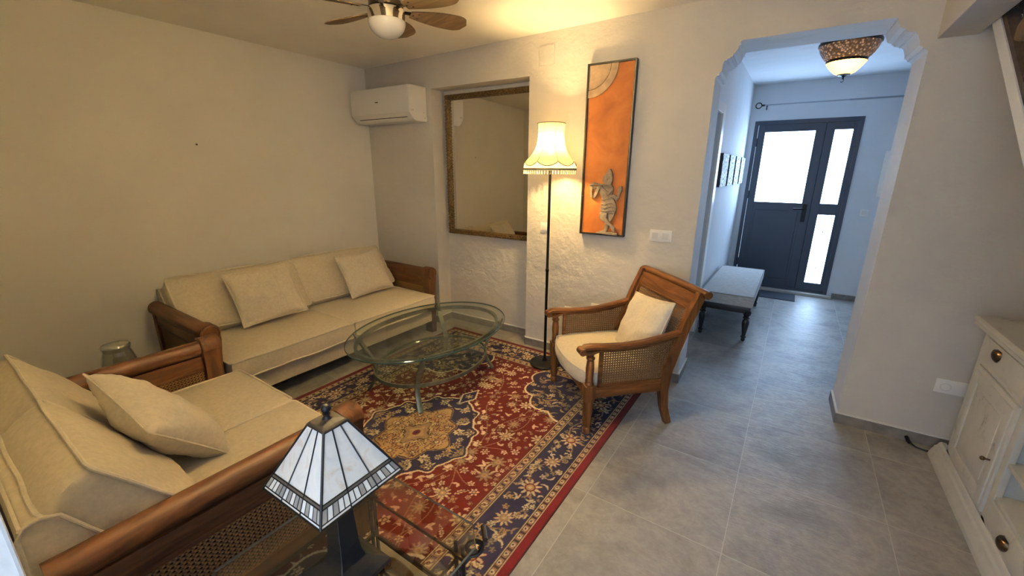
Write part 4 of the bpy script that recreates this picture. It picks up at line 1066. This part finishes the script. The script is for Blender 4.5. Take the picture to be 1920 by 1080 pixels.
a = MB(); a.box(-pw/2+0.011, pw/2-0.011, -0.030, -0.006, -ph_/2+0.011, ph_/2-0.011); obj('canvas', a, m_, pc, False)
M_REL = plain('grey_carving', (0.235, 0.185, 0.135), 0.7, bs=0.5, bscale=120, var=0.25, vscale=40)
M_REL2 = plain('pale_carving', (0.44, 0.31, 0.19), 0.7, bs=0.5, bscale=60, var=0.22, vscale=18)
xl, zt = -pw/2+0.012, ph_/2-0.012
def sector(r0, r1, n=24):
    P_ = [(xl+r1*math.sin(PI/2*k/n), zt-r1*math.cos(PI/2*k/n)) for k in range(n+1)]
    if r0 > 0: P_ += [(xl+r0*math.sin(PI/2*k/n), zt-r0*math.cos(PI/2*k/n)) for k in range(n, -1, -1)]
    else: P_ += [(xl, zt)]
    return P_
a = MB(); a.prism(sector(0, 0.148), 'y', -0.036, -0.030); a.prism(sector(0.162, 0.212), 'y', -0.042, -0.030, 0.002)
for k in range(22):
    t_ = PI/2*(k+0.5)/22; a.box(-0.005, 0.005, -0.040, -0.030, -0.004, 0.004, 0.001, M=T(xl+0.155*math.sin(t_), 0, zt-0.155*math.cos(t_)) @ R(-t_, 'Y'))
a.prism(sector(0.148, 0.152), 'y', -0.040, -0.030)
obj('sun_disc', a, M_REL2, pc, label='pale carved quarter sun disc')
# flute player, traced in picture space (x across, z up), in relief layers; k = metres per traced unit
k_ = 0.348/531.0
def RP(px_, py_):     # crop pixel -> local; the sheared view is undone row by row
    f = (py_-0)/950.0
    xL = 120+( 55-120)*f; xR = 628+(553-628)*f
    return (-pw/2+(px_-xL)/(xR-xL)*pw, -ph_/2+(962-py_)/6/333.0*ph_*1.0)
def relief(mb, pts, y0, y1, bev=0.0015): mb.prism([RP(*p) for p in pts], 'y', y0, y1, bev)
a = MB()
relief(a, [(410, 150), (425, 148), (440, 185), (448, 215), (446, 290), (430, 330), (385, 338), (350, 318), (336, 285), (345, 245), (362, 225), (385, 190)], -0.050, -0.030)       # head and crown
relief(a, [(345, 250), (385, 232), (440, 245), (440, 252), (385, 242), (347, 262)], -0.053, -0.048, 0.0005)
relief(a, [(385, 215), (410, 200), (430, 212), (430, 222), (408, 212), (386, 224)], -0.053, -0.048, 0.0005)
relief(a, [(378, 262), (392, 260), (394, 285), (380, 290)], -0.054, -0.048, 0.0005)
relief(a, [(375, 330), (430, 325), (435, 350), (370, 352)], -0.044, -0.030)            # neck
relief(a, [(300, 360), (345, 352), (450, 355), (455, 400), (440, 440), (445, 500), (330, 520), (318, 480), (300, 430)], -0.046, -0.030)  # torso
relief(a, [(290, 330), (320, 325), (345, 375), (400, 425), (445, 385), (452, 400), (405, 460), (365, 455), (310, 400)], -0.056, -0.040)     # upper arm crossing
relief(a, [(290, 330), (318, 350), (300, 400), (262, 480), (240, 505), (228, 490), (250, 430), (270, 380)], -0.052, -0.036)
relief(a, [(195, 345), (225, 350), (222, 400), (215, 440), (225, 490), (205, 500), (192, 480), (196, 420)], -0.050, -0.034)
relief(a, [(225, 355), (285, 360), (268, 375), (228, 372)], -0.050, -0.036); relief(a, [(225, 378), (262, 382), (250, 395), (226, 392)], -0.050, -0.036)
relief(a, [(190, 335), (250, 318), (300, 322), (448, 346), (448, 362), (300, 340), (250, 345), (190, 348)], -0.060, -0.044)                  # flute
relief(a, [(225, 312), (250, 310), (285, 318), (285, 332), (250, 328), (215, 330)], -0.064, -0.050)
relief(a, [(430, 470), (455, 440), (495, 480), (505, 440), (525, 440), (520, 480), (490, 530), (470, 520)], -0.048, -0.032)                 # bent right arm
relief(a, [(500, 430), (505, 380), (520, 352), (545, 350), (548, 400), (530, 440)], -0.050, -0.034)
relief(a, [(498, 426), (532, 432), (530, 442), (496, 438)], -0.056, -0.044, 0.0005)
relief(a, [(325, 515), (430, 490), (455, 505), (475, 560), (485, 620), (470, 670), (400, 680), (310, 665), (305, 620), (325, 570)], -0.050, -0.030)   # skirt
for q in range(3):
    y_ = 560+q*42; relief(a, [(318-q*4, y_), (360, y_+12), (420, y_-12), (478, y_+6), (478, y_+14), (420, y_-3), (360, y_+22), (316-q*4, y_+10)], -0.055, -0.046, 0.0006)
relief(a, [(325, 512), (430, 485), (436, 498), (328, 526)], -0.056, -0.044, 0.0006)
relief(a, [(385, 675), (468, 665), (440, 740), (400, 800), (385, 870), (372, 905), (338, 895), (345, 850), (365, 790), (378, 740)], -0.044, -0.030)   # standing leg
relief(a, [(308, 665), (385, 678), (380, 720), (372, 745), (420, 810), (465, 850), (462, 905), (440, 912), (430, 880), (405, 835), (330, 780), (295, 745), (296, 715)], -0.054, -0.036)  # crossed leg
relief(a, [(300, 905), (345, 885), (372, 890), (370, 912), (310, 922), (260, 935), (262, 925)], -0.052, -0.034)
relief(a, [(255, 925), (370, 912), (490, 918), (492, 948), (380, 945), (255, 936)], -0.060, -0.030, 0.002)   # base
obj('flute_player_relief', a, M_REL, pc, label='carved grey relief of a flute player standing with crossed legs')

# switches and sockets on the back wall
def plate(name, label, cat, s, z, gangs, kind, M=None, group=None, pitch=0.071):
    if M is None: t_ = wthing(name, label, cat, s, z, 0, group)
    else:
        t_ = thing(name, label, cat, M[0], M[1], group)
    w_ = 0.082+(gangs-1)*pitch
    a = MB(); a.box(-w_/2, w_/2, -0.009, 0, -0.041, 0.041, 0.003); obj('cover_plate', a, M_WPLAST, t_)
    for k in range(gangs):
        cx = (k-(gangs-1)/2)*pitch
        if kind[k] == 's':
            a = MB(); a.box(cx-0.024, cx+0.024, -0.015, -0.008, -0.024, 0.024, 0.002); obj('rocker', a, M_WPLAST2, t_)
        elif kind[k] == 'o':
            a = MB(); a.lathe([(0.0, -0.0035), (0.019, -0.0035), (0.020, -0.014), (0.024, -0.014), (0.024, -0.006)], (cx, 0, 0), 20, 'y'); ob_ = obj('socket', a, M_WPLAST2, t_)
            a = MB()
            for q in (-0.0095, 0.0095): a.lathe([(0, -0.006), (0.0028, -0.006), (0.0028, -0.003), (0, -0.003)], (cx+q, 0, 0), 8, 'y')
            obj('socket_hole', a, M_BLACK, ob_)
    return t_
plate('double_light_switch', 'white double switch plate on the wall between the picture and the arch', 'light switch', -0.768, 1.094, 2, 'ss')
plate('light_switch', 'white single switch plate on the wall behind the floor lamp pole', 'light switch', -1.700, 1.083, 1, 's')
plate('wall_socket', 'white double socket low on the dark wall beside the white cabinet', 'socket', 0.893, 0.384, 2, 'o-')
plate('wall_outlet', 'low white socket behind the armchair, the left one of the two', 'socket', -1.415, 0.395, 2, 'oo')
plate('wall_outlet', 'low white blank plate behind the armchair, the right one of the two', 'socket', -1.18, 0.462, 2, '--')
hc = wthing('plastered_hatch', 'small square plastered over cover high on the wall above the floor lamp', 'wall cover', -1.723, 2.369, 0)
a = MB(); a.box(-0.064, 0.064, -0.006, 0, -0.066, 0.066, 0.003); obj('cover_panel', a, M_WALL, hc)
nl = MB(); nl.lathe([(0, 0), (0.007, 0.001), (0.007, 0.003), (0.002, 0.004), (0.002, -0.01)], (0, 0, 0), 8, 'x')
o = obj('nail', nl, plain('rusty_nail', (0.12, 0.05, 0.02), 0.6)); tag(o, 'small nail head sticking out of the bare left wall', 'nail'); o.location = (-3.763, 1.395, 1.71)

# ------------------------------------------------------------------ ceiling fan
fn = thing('ceiling_fan', 'six bladed ceiling fan with a white glass bowl light and chrome body', 'ceiling fan', (-2.02, 1.765, 2.235), 0.0)
a = MB(); a.lathe([(0.0, 0.0)] + [(0.100*math.sin(q*PI/18), 0.082*(1-math.cos(q*PI/18))) for q in range(1, 10)] + [(0.096, 0.092)], (0, 0, 0), 36)
m_, nt, b = new_mat('opal_bowl'); b.inputs['Base Color'].default_value = (0.72, 0.70, 0.68, 1); b.inputs['Roughness'].default_value = 0.12; b.inputs['Specular IOR Level'].default_value = 0.6
obj('glass_bowl', a, m_, fn)
a = MB(); a.lathe([(0.094, 0.082), (0.099, 0.086), (0.099, 0.140), (0.090, 0.146), (0, 0.146)], (0, 0, 0), 40); obj('chrome_body', a, M_CHROME, fn)
a = MB(); a.lathe([(0.088, 0.146), (0.092, 0.150), (0.092, 0.175), (0.07, 0.19), (0.05, 0.215), (0.05, 0.262), (0.07, 0.270), (0.072, 0.285), (0, 0.285)], (0, 0, 0), 32); obj('motor_housing', a, M_BRONZE, fn)
M_BL_D = wood('fan_blade_wood', (0.13, 0.080, 0.042), (0.27, 0.175, 0.095), 'x', 0.6)
for k in range(6):
    an = math.radians(4+60*k)
    Mb = R(an, 'Z') @ T(0, 0, 0.140) @ R(math.radians(-13), 'X')
    L0, L1 = 0.135, 0.475
    P_ = []
    for q in range(17):
        t_ = q/16; x = L0+(L1-L0)*t_; w_ = 0.030+0.044*math.sin(min(1, t_*1.15)*PI*0.62)
        if t_ > 0.8: w_ *= math.sqrt(max(0.0, 1-((t_-0.8)/0.2)**2))*0.98+0.02
        P_.append((x, w_))
    poly = P_ + [(x, -w_) for x, w_ in P_[::-1]]
    a = MB(); a.prism(poly, 'z', -0.0025, 0.0025, 0.001, M=Mb); bl = obj('fan_blade', a, M_BL_D, fn)
    a = MB(); a.prism([(0.085, -0.012), (0.13, -0.014), (0.175, -0.030), (0.19, -0.026), (0.19, 0.026), (0.175, 0.030), (0.13, 0.014), (0.085, 0.012)], 'z', 0.0028, 0.0060, 0.001, M=Mb)
    for qx, qy in ((0.178, -0.02), (0.178, 0.02), (0.15, 0)): a.lathe([(0, -0.006), (0.004, -0.005), (0.005, -0.002), (0, -0.002)], tuple(Mb @ Vector((qx, qy, 0))), 8)
    obj('blade_iron', a, M_BRONZE, bl)

# ------------------------------------------------------------------ hall: pendant bowl, rod, pictures, bench, mat
hl = thing('beaded_ceiling_lamp', 'beaded glass bowl lamp glowing amber on the hall ceiling', 'ceiling lamp', (0.155, 4.53, 2.585))
def beads():
    m, nt, b = new_mat('antique_bead_glass'); v = coords(nt)
    vr = N(nt, 'ShaderNodeTexVoronoi'); vr.inputs['Scale'].default_value = 52; lk(nt, v, vr.inputs['Vector'])
    lk(nt, ramp(nt, vr.outputs['Distance'], [(0.0, (0.75, 0.70, 0.60)), (0.30, (0.34, 0.29, 0.22)), (0.60, (0.06, 0.05, 0.04))]), b.inputs['Base Color'])
    b.inputs['Roughness'].default_value = 0.15; b.inputs['Metallic'].default_value = 0.25
    bump(nt, b, vr.outputs['Distance'], 0.9, -0.01)
    tr = N(nt, 'ShaderNodeBsdfTranslucent'); tr.inputs[0].default_value = (0.95, 0.62, 0.25, 1); mx = N(nt, 'ShaderNodeMixShader')
    lk(nt, ramp(nt, vr.outputs['Distance'], [(0.08, (0.14,)*3), (0.28, (0.01,)*3)]), mx.inputs[0]); lk(nt, b.outputs[0], mx.inputs[1]); lk(nt, tr.outputs[0], mx.inputs[2])
    lk(nt, mx.outputs[0], nt.nodes['Material Output'].inputs[0]); return m
a = MB(); 
bw = MB(); bw.grid(lambda u, v: ((rz := (lambda t: [(0.178, -0.006), (0.192, -0.03), (0.200, -0.065), (0.198, -0.085), (0.186, -0.120), (0.168, -0.150), (0.148, -0.174), (0.128, -0.192)][min(7, int(round(t*7)))])(v))[0]*math.cos(2*PI*u), rz[0]*math.sin(2*PI*u), rz[1]), 48, 7, closed_u=True)
obj('beaded_bowl', bw, beads(), hl); a.bm.free()
m_, nt, b = new_mat('ribbed_amber_glass'); v = coords(nt)
tr = N(nt, 'ShaderNodeBsdfTranslucent'); tr.inputs[0].default_value = (1.0, 0.72, 0.36, 1); b.inputs['Base Color'].default_value = (0.75, 0.52, 0.26, 1); b.inputs['Roughness'].default_value = 0.2
mx = N(nt, 'ShaderNodeMixShader'); mx.inputs[0].default_value = 0.55; lk(nt, b.outputs[0], mx.inputs[1]); lk(nt, tr.outputs[0], mx.inputs[2]); lk(nt, mx.outputs[0], nt.nodes['Material Output'].inputs[0])
cp = MB(); cz = [(0.130, -0.190), (0.128, -0.205), (0.115, -0.225), (0.096, -0.250), (0.070, -0.278), (0.045, -0.292)]
cp.grid(lambda u, v: ((q_ := cz[min(5, int(round(v*5)))])[0]*(1+0.035*math.cos(2*PI*u*32))*math.cos(2*PI*u), q_[0]*(1+0.035*math.cos(2*PI*u*32))*math.sin(2*PI*u), q_[1]), 192, 5, closed_u=True); obj('ribbed_cup', cp, m_, hl)
a = MB(); a.lathe([(0.200, -0.058), (0.205, -0.062), (0.205, -0.078), (0.199, -0.082)], (0, 0, 0), 48, cap=False); a.lathe([(0.132, -0.186), (0.136, -0.190), (0.134, -0.200), (0.130, -0.204)], (0, 0, 0), 48, cap=False)
a.lathe([(0.17, 0), (0.180, -0.002), (0.180, -0.010), (0.17, -0.012)], (0, 0, 0), 48, cap=False)
obj('metal_band', a, M_BRONZE, hl)
a = MB(); a.lathe([(0.046, -0.290), (0.040, -0.298), (0.016, -0.304), (0.006, -0.312), (0.006, -0.326), (0, -0.326)], (0, 0, 0), 20); a.tube([(0, 0, -0.322), (0.006, 0, -0.332), (0.004, 0, -0.344), (-0.006, 0, -0.348), (-0.012, 0, -0.342)], 0.0028, 6); obj('finial_hook', a, M_BLACK, hl)
for k in range(2):
    a = MB(); sx = (-0.055, 0.055)[k]
    a.lathe([(0, -0.03), (0.012, -0.02), (0.022, 0.01), (0.020, 0.035), (0.012, 0.055), (0, 0.06)], (sx, -0.02, -0.12), 14); obj('bulb', a, emission('hall_bulb_glow', (1.0, 0.60, 0.22), 26), hl)
point('hall_lamp_light', (0.155, 4.50, 2.42), 3.5, (1.0, 0.66, 0.32), 0.02)

rd = thing('curtain_rod', 'thin grey curtain rod with a ring finial above the front door', 'curtain rod', (-0.53, 6.36, 2.33))
a = MB(); a.tube([(-0.01, 0, 0), (0.85, 0, 0)], 0.0075, 8); obj('rod', a, plain('rod_grey', (0.34, 0.36, 0.40), 0.4, 0.5), rd)
a = MB(); a.tube([(0.85, 0, 0), (1.75, 0, 0)], 0.0095, 8); obj('outer_rod', a, plain('rod_grey_outer', (0.30, 0.32, 0.36), 0.4, 0.5), rd)
a = MB(); a.tube([(-0.045+0.032*math.cos(2*PI*k/20), 0, 0.032*math.sin(2*PI*k/20)) for k in range(20)], 0.006, 8, True, upv=(0, 1, 0)); a.tube([(-0.014, 0, 0), (0.02, 0, 0)], 0.011, 8); obj('ring_finial', a, M_BRONZE, rd)
a = MB(); a.tube([(0.045, 0.085, 0), (0.045, 0, 0), (0.045, -0.004, -0.055)], 0.006, 8); a.tube([(1.7, 0.085, 0), (1.7, 0, 0)], 0.006, 8); obj('bracket', a, M_BRONZE, rd)

m_, nt, b = new_mat('carved_black_white_tile'); v = coords(nt, (1, 1, 1))
vr = N(nt, 'ShaderNodeTexVoronoi', feature='DISTANCE_TO_EDGE'); vr.inputs['Scale'].default_value = 26; lk(nt, v, vr.inputs['Vector'])
wv = N(nt, 'ShaderNodeTexWave', wave_type='RINGS', rings_direction='SPHERICAL'); wv.inputs['Scale'].default_value = 7; wv.inputs['Distortion'].default_value = 6; lk(nt, v, wv.inputs['Vector'])
mu = N(nt, 'ShaderNodeMath', operation='MULTIPLY'); lk(nt, ramp(nt, vr.outputs['Distance'], [(0.02, (0, 0, 0)), (0.07, (1, 1, 1))]), mu.inputs[0]); lk(nt, ramp(nt, wv.outputs['Fac'], [(0.22, (0, 0, 0)), (0.34, (1, 1, 1))]), mu.inputs[1])
lk(nt, ramp(nt, mu.outputs[0], [(0.3, (0.05, 0.055, 0.06)), (0.6, (0.80, 0.80, 0.78))]), b.inputs['Base Color']); b.inputs['Roughness'].default_value = 0.6
M_TILEART = m_; M_ARTB = plain('panel_black_edge', (0.012, 0.014, 0.016), 0.5)
words = ['first of the four patterned panels on the hall wall, nearest the archway', 'second of the four patterned panels on the hall wall, counted from the archway', 'third of the four patterned panels on the hall wall, counted from the archway', 'last of the four patterned panels on the hall wall, nearest the front door']
for k in range(4):
    t_ = thing('wall_panel', 'black and white ' + words[k], 'wall art', (-0.66, 4.655+0.487*k, 1.55), 0, 'patterned panels in the hall')
    a = MB(); a.box(0.0, 0.030, -0.19, 0.19, -0.155, 0.155, 0.001); obj('panel_block', a, M_ARTB, t_, False)
    a = MB(); a.box(0.029, 0.0325, -0.188, 0.188, -0.153, 0.153); obj('patterned_face', a, M_TILEART, t_, False)

# bench
bn = thing('upholstered_bench', 'pale upholstered bench on turned black legs against the hall wall', 'bench', (-0.405, 4.88, 0))
bx, by = 0.225, 0.675
m_, nt, b = new_mat('woven_grey_linen'); v = coords(nt, (9, 60, 60))
lk(nt, ramp(nt, noise_n(nt, v, 3, 5, 0.7), [(0.35, (0.36, 0.35, 0.33)), (0.65, (0.64, 0.62, 0.58))]), b.inputs['Base Color']); b.inputs['Roughness'].default_value = 0.9; bump(nt, b, noise_n(nt, v, 4, 4, 0.7), 0.5, 0.006); M_LINEN = m_
a = MB(); a.box(-bx, bx, -by, by, 0.335, 0.440, 0.020, 4)
for v_ in a.bm.verts:
    if v_.co.z > 0.43: v_.co.z += 0.022*max(0, 1-(v_.co.x/bx)**2)*max(0, 1-(v_.co.y/by)**2)
sb = obj('seat_pad', a, M_LINEN, bn, angle=50)
a = MB(); a.tube([(x, y, 0.438) for x, y in [(p*1.0, q) for p, q in rrect(2*bx-0.006, 2*by-0.006, 0.02, 4)]], 0.0045, 6, True); obj('piping', a, plain('linen_piping', (0.30, 0.29, 0.27), 0.8), sb)
M_BENCH = plain('black_bench_wood', (0.016, 0.014, 0.014), 0.35)
a = MB(); a.box(-bx+0.012, bx-0.012, -by+0.012, by-0.012, 0.275, 0.337, 0.005); obj('bench_frame', a, M_BENCH, bn)
for sx in (-1, 1):
    for sy in (-1, 1):
        a = MB(); a.lathe([(0.012, 0), (0.016, 0.006), (0.018, 0.018), (0.014, 0.03), (0.024, 0.038), (0.024, 0.046), (0.015, 0.055), (0.018, 0.08), (0.028, 0.150), (0.031, 0.185), (0.026, 0.208), (0.017, 0.218), (0.028, 0.226), (0.028, 0.236), (0.018, 0.244), (0.026, 0.252), (0.033, 0.268), (0.034, 0.300)], (sx*0.188, sy*0.635, 0), 16); obj('leg', a, M_BENCH, bn)
mt = MB(); mt.box(-0.44, 0.175, 5.99, 6.345, 0.0, 0.009, 0.002); o = obj('door_mat', mt, plain('dark_mat_fibre', (0.035, 0.042, 0.055), 0.95, bs=0.8, bscale=250)); tag(o, 'dark rectangular mat on the tiles in front of the front door', 'door mat')

plate('light_switch', 'white switch plate on the hall wall right of the front door', 'light switch', 0, 0, 1, 's', ((0.685, 6.45, 1.078), 0.0))
eb = thing('fuse_box_cover', 'flat white cover panel on the hall wall beside the arch edge, above the hall switch', 'fuse box', (0.905, 6.45, 1.52))
a = MB(); a.box(-0.155, 0.155, -0.022, 0, -0.25, 0.25, 0.004); obj('cover', a, M_WPLAST, eb); a = MB(); a.box(-0.135, 0.135, -0.027, -0.021, -0.23, 0.23, 0.003); obj('hinged_lid', a, M_WPLAST, eb)

# ------------------------------------------------------------------ white distressed cabinet under the stairs
def distressed():
    m, nt, b = new_mat('distressed_white_paint'); v = coords(nt)
    n1 = noise_n(nt, v, 5.5, 8, 0.72, 0.6)
    lk(nt, ramp(nt, n1, [(0.30, (0.17, 0.13, 0.10)), (0.35, (0.46, 0.43, 0.37)), (0.42, (0.58, 0.56, 0.50)), (0.75, (0.64, 0.62, 0.56))]), b.inputs['Base Color'])
    b.inputs['Roughness'].default_value = 0.55; bump(nt, b, n1, 0.2, 0.004); return m
M_DIS = distressed(); M_CUPM = plain('antique_brass_pull', (0.10, 0.062, 0.035), 0.3, 0.9); M_CABIN = plain('cabinet_inside_grey', (0.36, 0.35, 0.33), 0.8, var=0.2, vscale=5)
CX = 0.885                      # front face plane
cb = thing('tv_cabinet', 'low distressed white cabinet with drawers, door and open shelves under the stairs', 'cabinet', (CX, 2.92, 0))
def cbx(x0, x1, y0, y1, z0, z1, bev=0.003): a = MB(); a.box(x0, x1, y0, y1, z0, z1, bev); return a
YF, YN = 2.915, 1.47           # far and near ends
XB = 1.34
a = MB()
a.box(CX+0.012, XB, YF-0.022, YF, 0.085, 0.80, 0.002); a.box(CX+0.012, XB, YN, YN+0.022, 0.085, 0.80, 0.002)
for yy in (2.335, 2.03-0.0): 
    pass
a.box(CX+0.012, XB-0.012, 2.352, 2.372, 0.085, 0.80, 0.002); a.box(XB-0.012, XB, YN, YF, 0.085, 0.80); a.box(CX+0.012, XB, YN, YF, 0.085, 0.105)
a.box(CX, CX+0.022, YF-0.050, YF, 0.085, 0.80, 0.002); a.box(CX, CX+0.022, 2.330, 2.375, 0.085, 0.80, 0.002); a.box(CX, CX+0.022, YN, YN+0.05, 0.085, 0.80, 0.002)
a.box(CX, CX+0.022, YN, YF, 0.775, 0.80, 0.002); a.box(CX, CX+0.022, 2.375, YF-0.05, 0.630, 0.655, 0.002); a.box(CX, CX+0.022, YN, YF, 0.085, 0.108, 0.002)
obj('cabinet_body', a, M_DIS, cb, world=True)
a = MB(); a.prism([(-0.030, 0.800), (-0.042, 0.812), (-0.038, 0.822), (-0.046, 0.832), (-0.046, 0.846), (-0.036, 0.852), (XB-CX+0.02, 0.852), (XB-CX+0.02, 0.800)], 'y', YN-0.035, YF+0.035, 0.001, M=T(CX, 0, 0))
obj('cabinet_top', a, M_DIS, cb, world=True)
a = MB(); a.prism([(-0.042, 0.0), (-0.038, 0.022), (-0.026, 0.052), (-0.024, 0.062), (-0.014, 0.070), (-0.008, 0.086), (0.0, 0.092), (0.02, 0.092), (0.02, 0.0)], 'y', YN-0.035, YF+0.090, 0.001, M=T(CX, 0, 0)); a.box(CX+0.02, XB, YF, YF+0.085, 0, 0.085, 0.002)
obj('plinth', a, M_DIS, cb, world=True)
def pull(y, z, parent):
    b = bmesh.new(); n, k = 16, 12; V_ = []
    # heart shaped cup pull, domed away from the drawer, pointed below
    for i in range(n+1):
        t_ = i/n; row = []
        w_ = 0.034*(math.sin(PI*(0.18+0.82*t_))**0.75 if t_ < 1 else 0.0)*(1-0.25*t_)+0.0006
        zz = 0.024-0.058*t_
        for j in range(k+1):
            an = -1+2*j/k
            notch = 0.006*math.exp(-(an*an)/0.05)*max(0, 1-t_*5)
            row.append(b.verts.new((CX-0.007-0.024*math.sqrt(max(0, 1-an*an))*math.sin(PI*min(1, 0.25+0.75*t_))**0.6, y+an*w_, z+zz-notch)))
        V_.append(row)
    for i in range(n):
        for j in range(k): b.faces.new((V_[i][j], V_[i][j+1], V_[i+1][j+1], V_[i+1][j]))
    b.faces.new(V_[0]); bmesh.ops.recalc_face_normals(b, faces=b.faces)
    mb = MB(); mb._merge(b); obj('cup_pull', mb, M_CUPM, parent, world=True, angle=70, label='antique brass cup pull')
MW_ = MW[cb.name]
def child(name, mb, mat): o_ = obj(name, mb, mat, cb, world=True); MW[o_.name] = MW_; return o_
d_ = child('drawer', cbx(CX-0.006, CX+0.016, 2.377, YF-0.052, 0.657, 0.773, 0.003), M_DIS); pull(2.690-0.0, 0.735, d_)
d_ = child('drawer', cbx(CX-0.006, CX+0.016, 1.90, 2.328, 0.110, 0.215, 0.003), M_DIS); pull(2.13, 0.125+0.03, d_)
d_ = child('drawer', cbx(CX-0.006, CX+0.016, YN+0.052, 1.875, 0.110, 0.215, 0.003), M_DIS); pull(1.70, 0.155, d_)
a = cbx(CX-0.008, CX+0.010, 2.380, YF-0.055, 0.112, 0.627, 0.003)
dr = child('cabinet_door', a, M_DIS)
a = MB(); x0, x1 = CX-0.014, CX-0.007
ya0, ya1, za0, za1 = 2.400, YF-0.075, 0.135, 0.605
for q in ((ya0, ya0+0.050, za0, za1), (ya1-0.050, ya1, za0, za1), (ya0+0.05, ya1-0.05, za0, za0+0.05), (ya0+0.05, ya1-0.05, za1-0.05, za1)): a.box(x0, x1, q[0], q[1], q[2], q[3], 0.003)
a.box(CX-0.011, CX-0.006, ya0+0.075, ya1-0.075, za0+0.075, za1-0.075, 0.003)
child('door_moulding', a, M_DIS).parent = dr
a = MB(); a.lathe([(0.004, 0.0), (0.004, -0.014), (0.009, -0.020), (0.010, -0.026), (0.006, -0.032), (0, -0.033)], (CX-0.013, 2.425, 0.345), 12, 'x'); k_o = child('door_knob', a, M_CUPM); k_o.parent = dr; k_o['label'] = 'small dark brass knob'
a = MB(); a.box(CX+0.004, XB-0.012, 1.90, 2.352, 0.215, 0.236, 0.002); child('shelf', a, M_DIS)
a = MB(); a.box(CX+0.004, XB-0.012, 1.90, 2.352, 0.380, 0.400, 0.002); child('shelf', a, M_DIS)
a = MB(); a.box(CX+0.004, XB-0.012, YN+0.022, 1.88, 0.215, 0.236, 0.002); child('shelf', a, M_DIS)
a = MB(); a.box(CX, XB-0.012, 1.875, 1.90, 0.108, 0.775, 0.002); child('upright', a, M_DIS)

# black cable emerging behind the cabinet
a = MB(); P_ = [(0.765, 3.085, 0.022), (0.772, 3.055, 0.014), (0.80, 3.03, 0.006), (0.84, 3.02, 0.006), (0.93, 3.03, 0.006), (1.10, 3.045, 0.006), (1.2, 3.05, 0.02), (1.2, 3.09, 0.05)]
a.tube(P_, 0.005, 8); a.tube([(0.762, 3.088, 0.028), (0.768, 3.062, 0.018), (0.776, 3.050, 0.013)], 0.010, 8)
o = obj('power_cable', a, M_BLACK); tag(o, 'black power cable running along the skirting behind the cabinet', 'cable')

# ------------------------------------------------------------------ corner table and jar between the sofas
ck = thing('corner_table', 'low wooden table hidden in the corner between the two sofas, holding a jar', 'side table', (-3.20, 0.42, 0))
a = MB(); a.box(-0.30, 0.30, -0.30, 0.30, 0.275, 0.30, 0.004); obj('table_top', a, M_WX, ck)
for sx in (-1, 1):
    for sy in (-1, 1): a = MB(); a.box(sx*0.26-0.02, sx*0.26+0.02, sy*0.26-0.02, sy*0.26+0.02, 0, 0.275, 0.003); obj('leg', a, M_WZ, ck)
a = MB(); PJ = [(0.0, 0.0), (0.050, 0.0), (0.062, 0.010), (0.076, 0.05), (0.078, 0.12), (0.066, 0.155), (0.060, 0.166), (0.064, 0.176), (0.067, 0.186), (0.062, 0.192)]
PJ = [(r, z*1.42) for r, z in PJ]
IN = [(max(0, r-0.004), max(z, 0.006)) for r, z in PJ[::-1]]
a.grid(lambda u, v: ((q_ := (PJ+IN)[min(len(PJ+IN)-1, int(round(v*(len(PJ+IN)-1))))])[0]*math.cos(2*PI*u), q_[0]*math.sin(2*PI*u), q_[1]), 36, len(PJ+IN)-1, closed_u=True)
o = obj('glass_jar', a, M_JAR); tag(o, 'open clear glass jar showing above the far arm of the smaller sofa', 'jar'); o.location = (-3.09, 0.555, 0.3005)

# ------------------------------------------------------------------ added globe lamp, out of view, carrying warm fill onto the left wall
GX, GY = -1.15, 1.00
gl = thing('added_fill_globe', 'added opal globe lamp, out of view, giving warm fill light from above the glass side table', 'ceiling lamp', (GX, GY, 2.23))
a = MB(); a.lathe([(0.05, 0.335), (0.055, 0.31), (0.03, 0.29), (0.012, 0.28), (0.012, 0.17), (0.04, 0.16), (0.04, 0.14)], (0, 0, 0), 20); obj('fill_globe_mount', a, M_BRONZE, gl)
a = MB(); a.lathe([(0.038, 0.140)] + [(0.11*math.sin(q*PI/14), 0.03+0.11*math.cos(q*PI/14)-0.0) for q in range(2, 14)] + [(0, -0.08)], (0, 0, 0), 28)
obj('globe', a, shade_mat('fill_globe_glass', (0.95, 0.93, 0.88), 0.75, 0), gl)
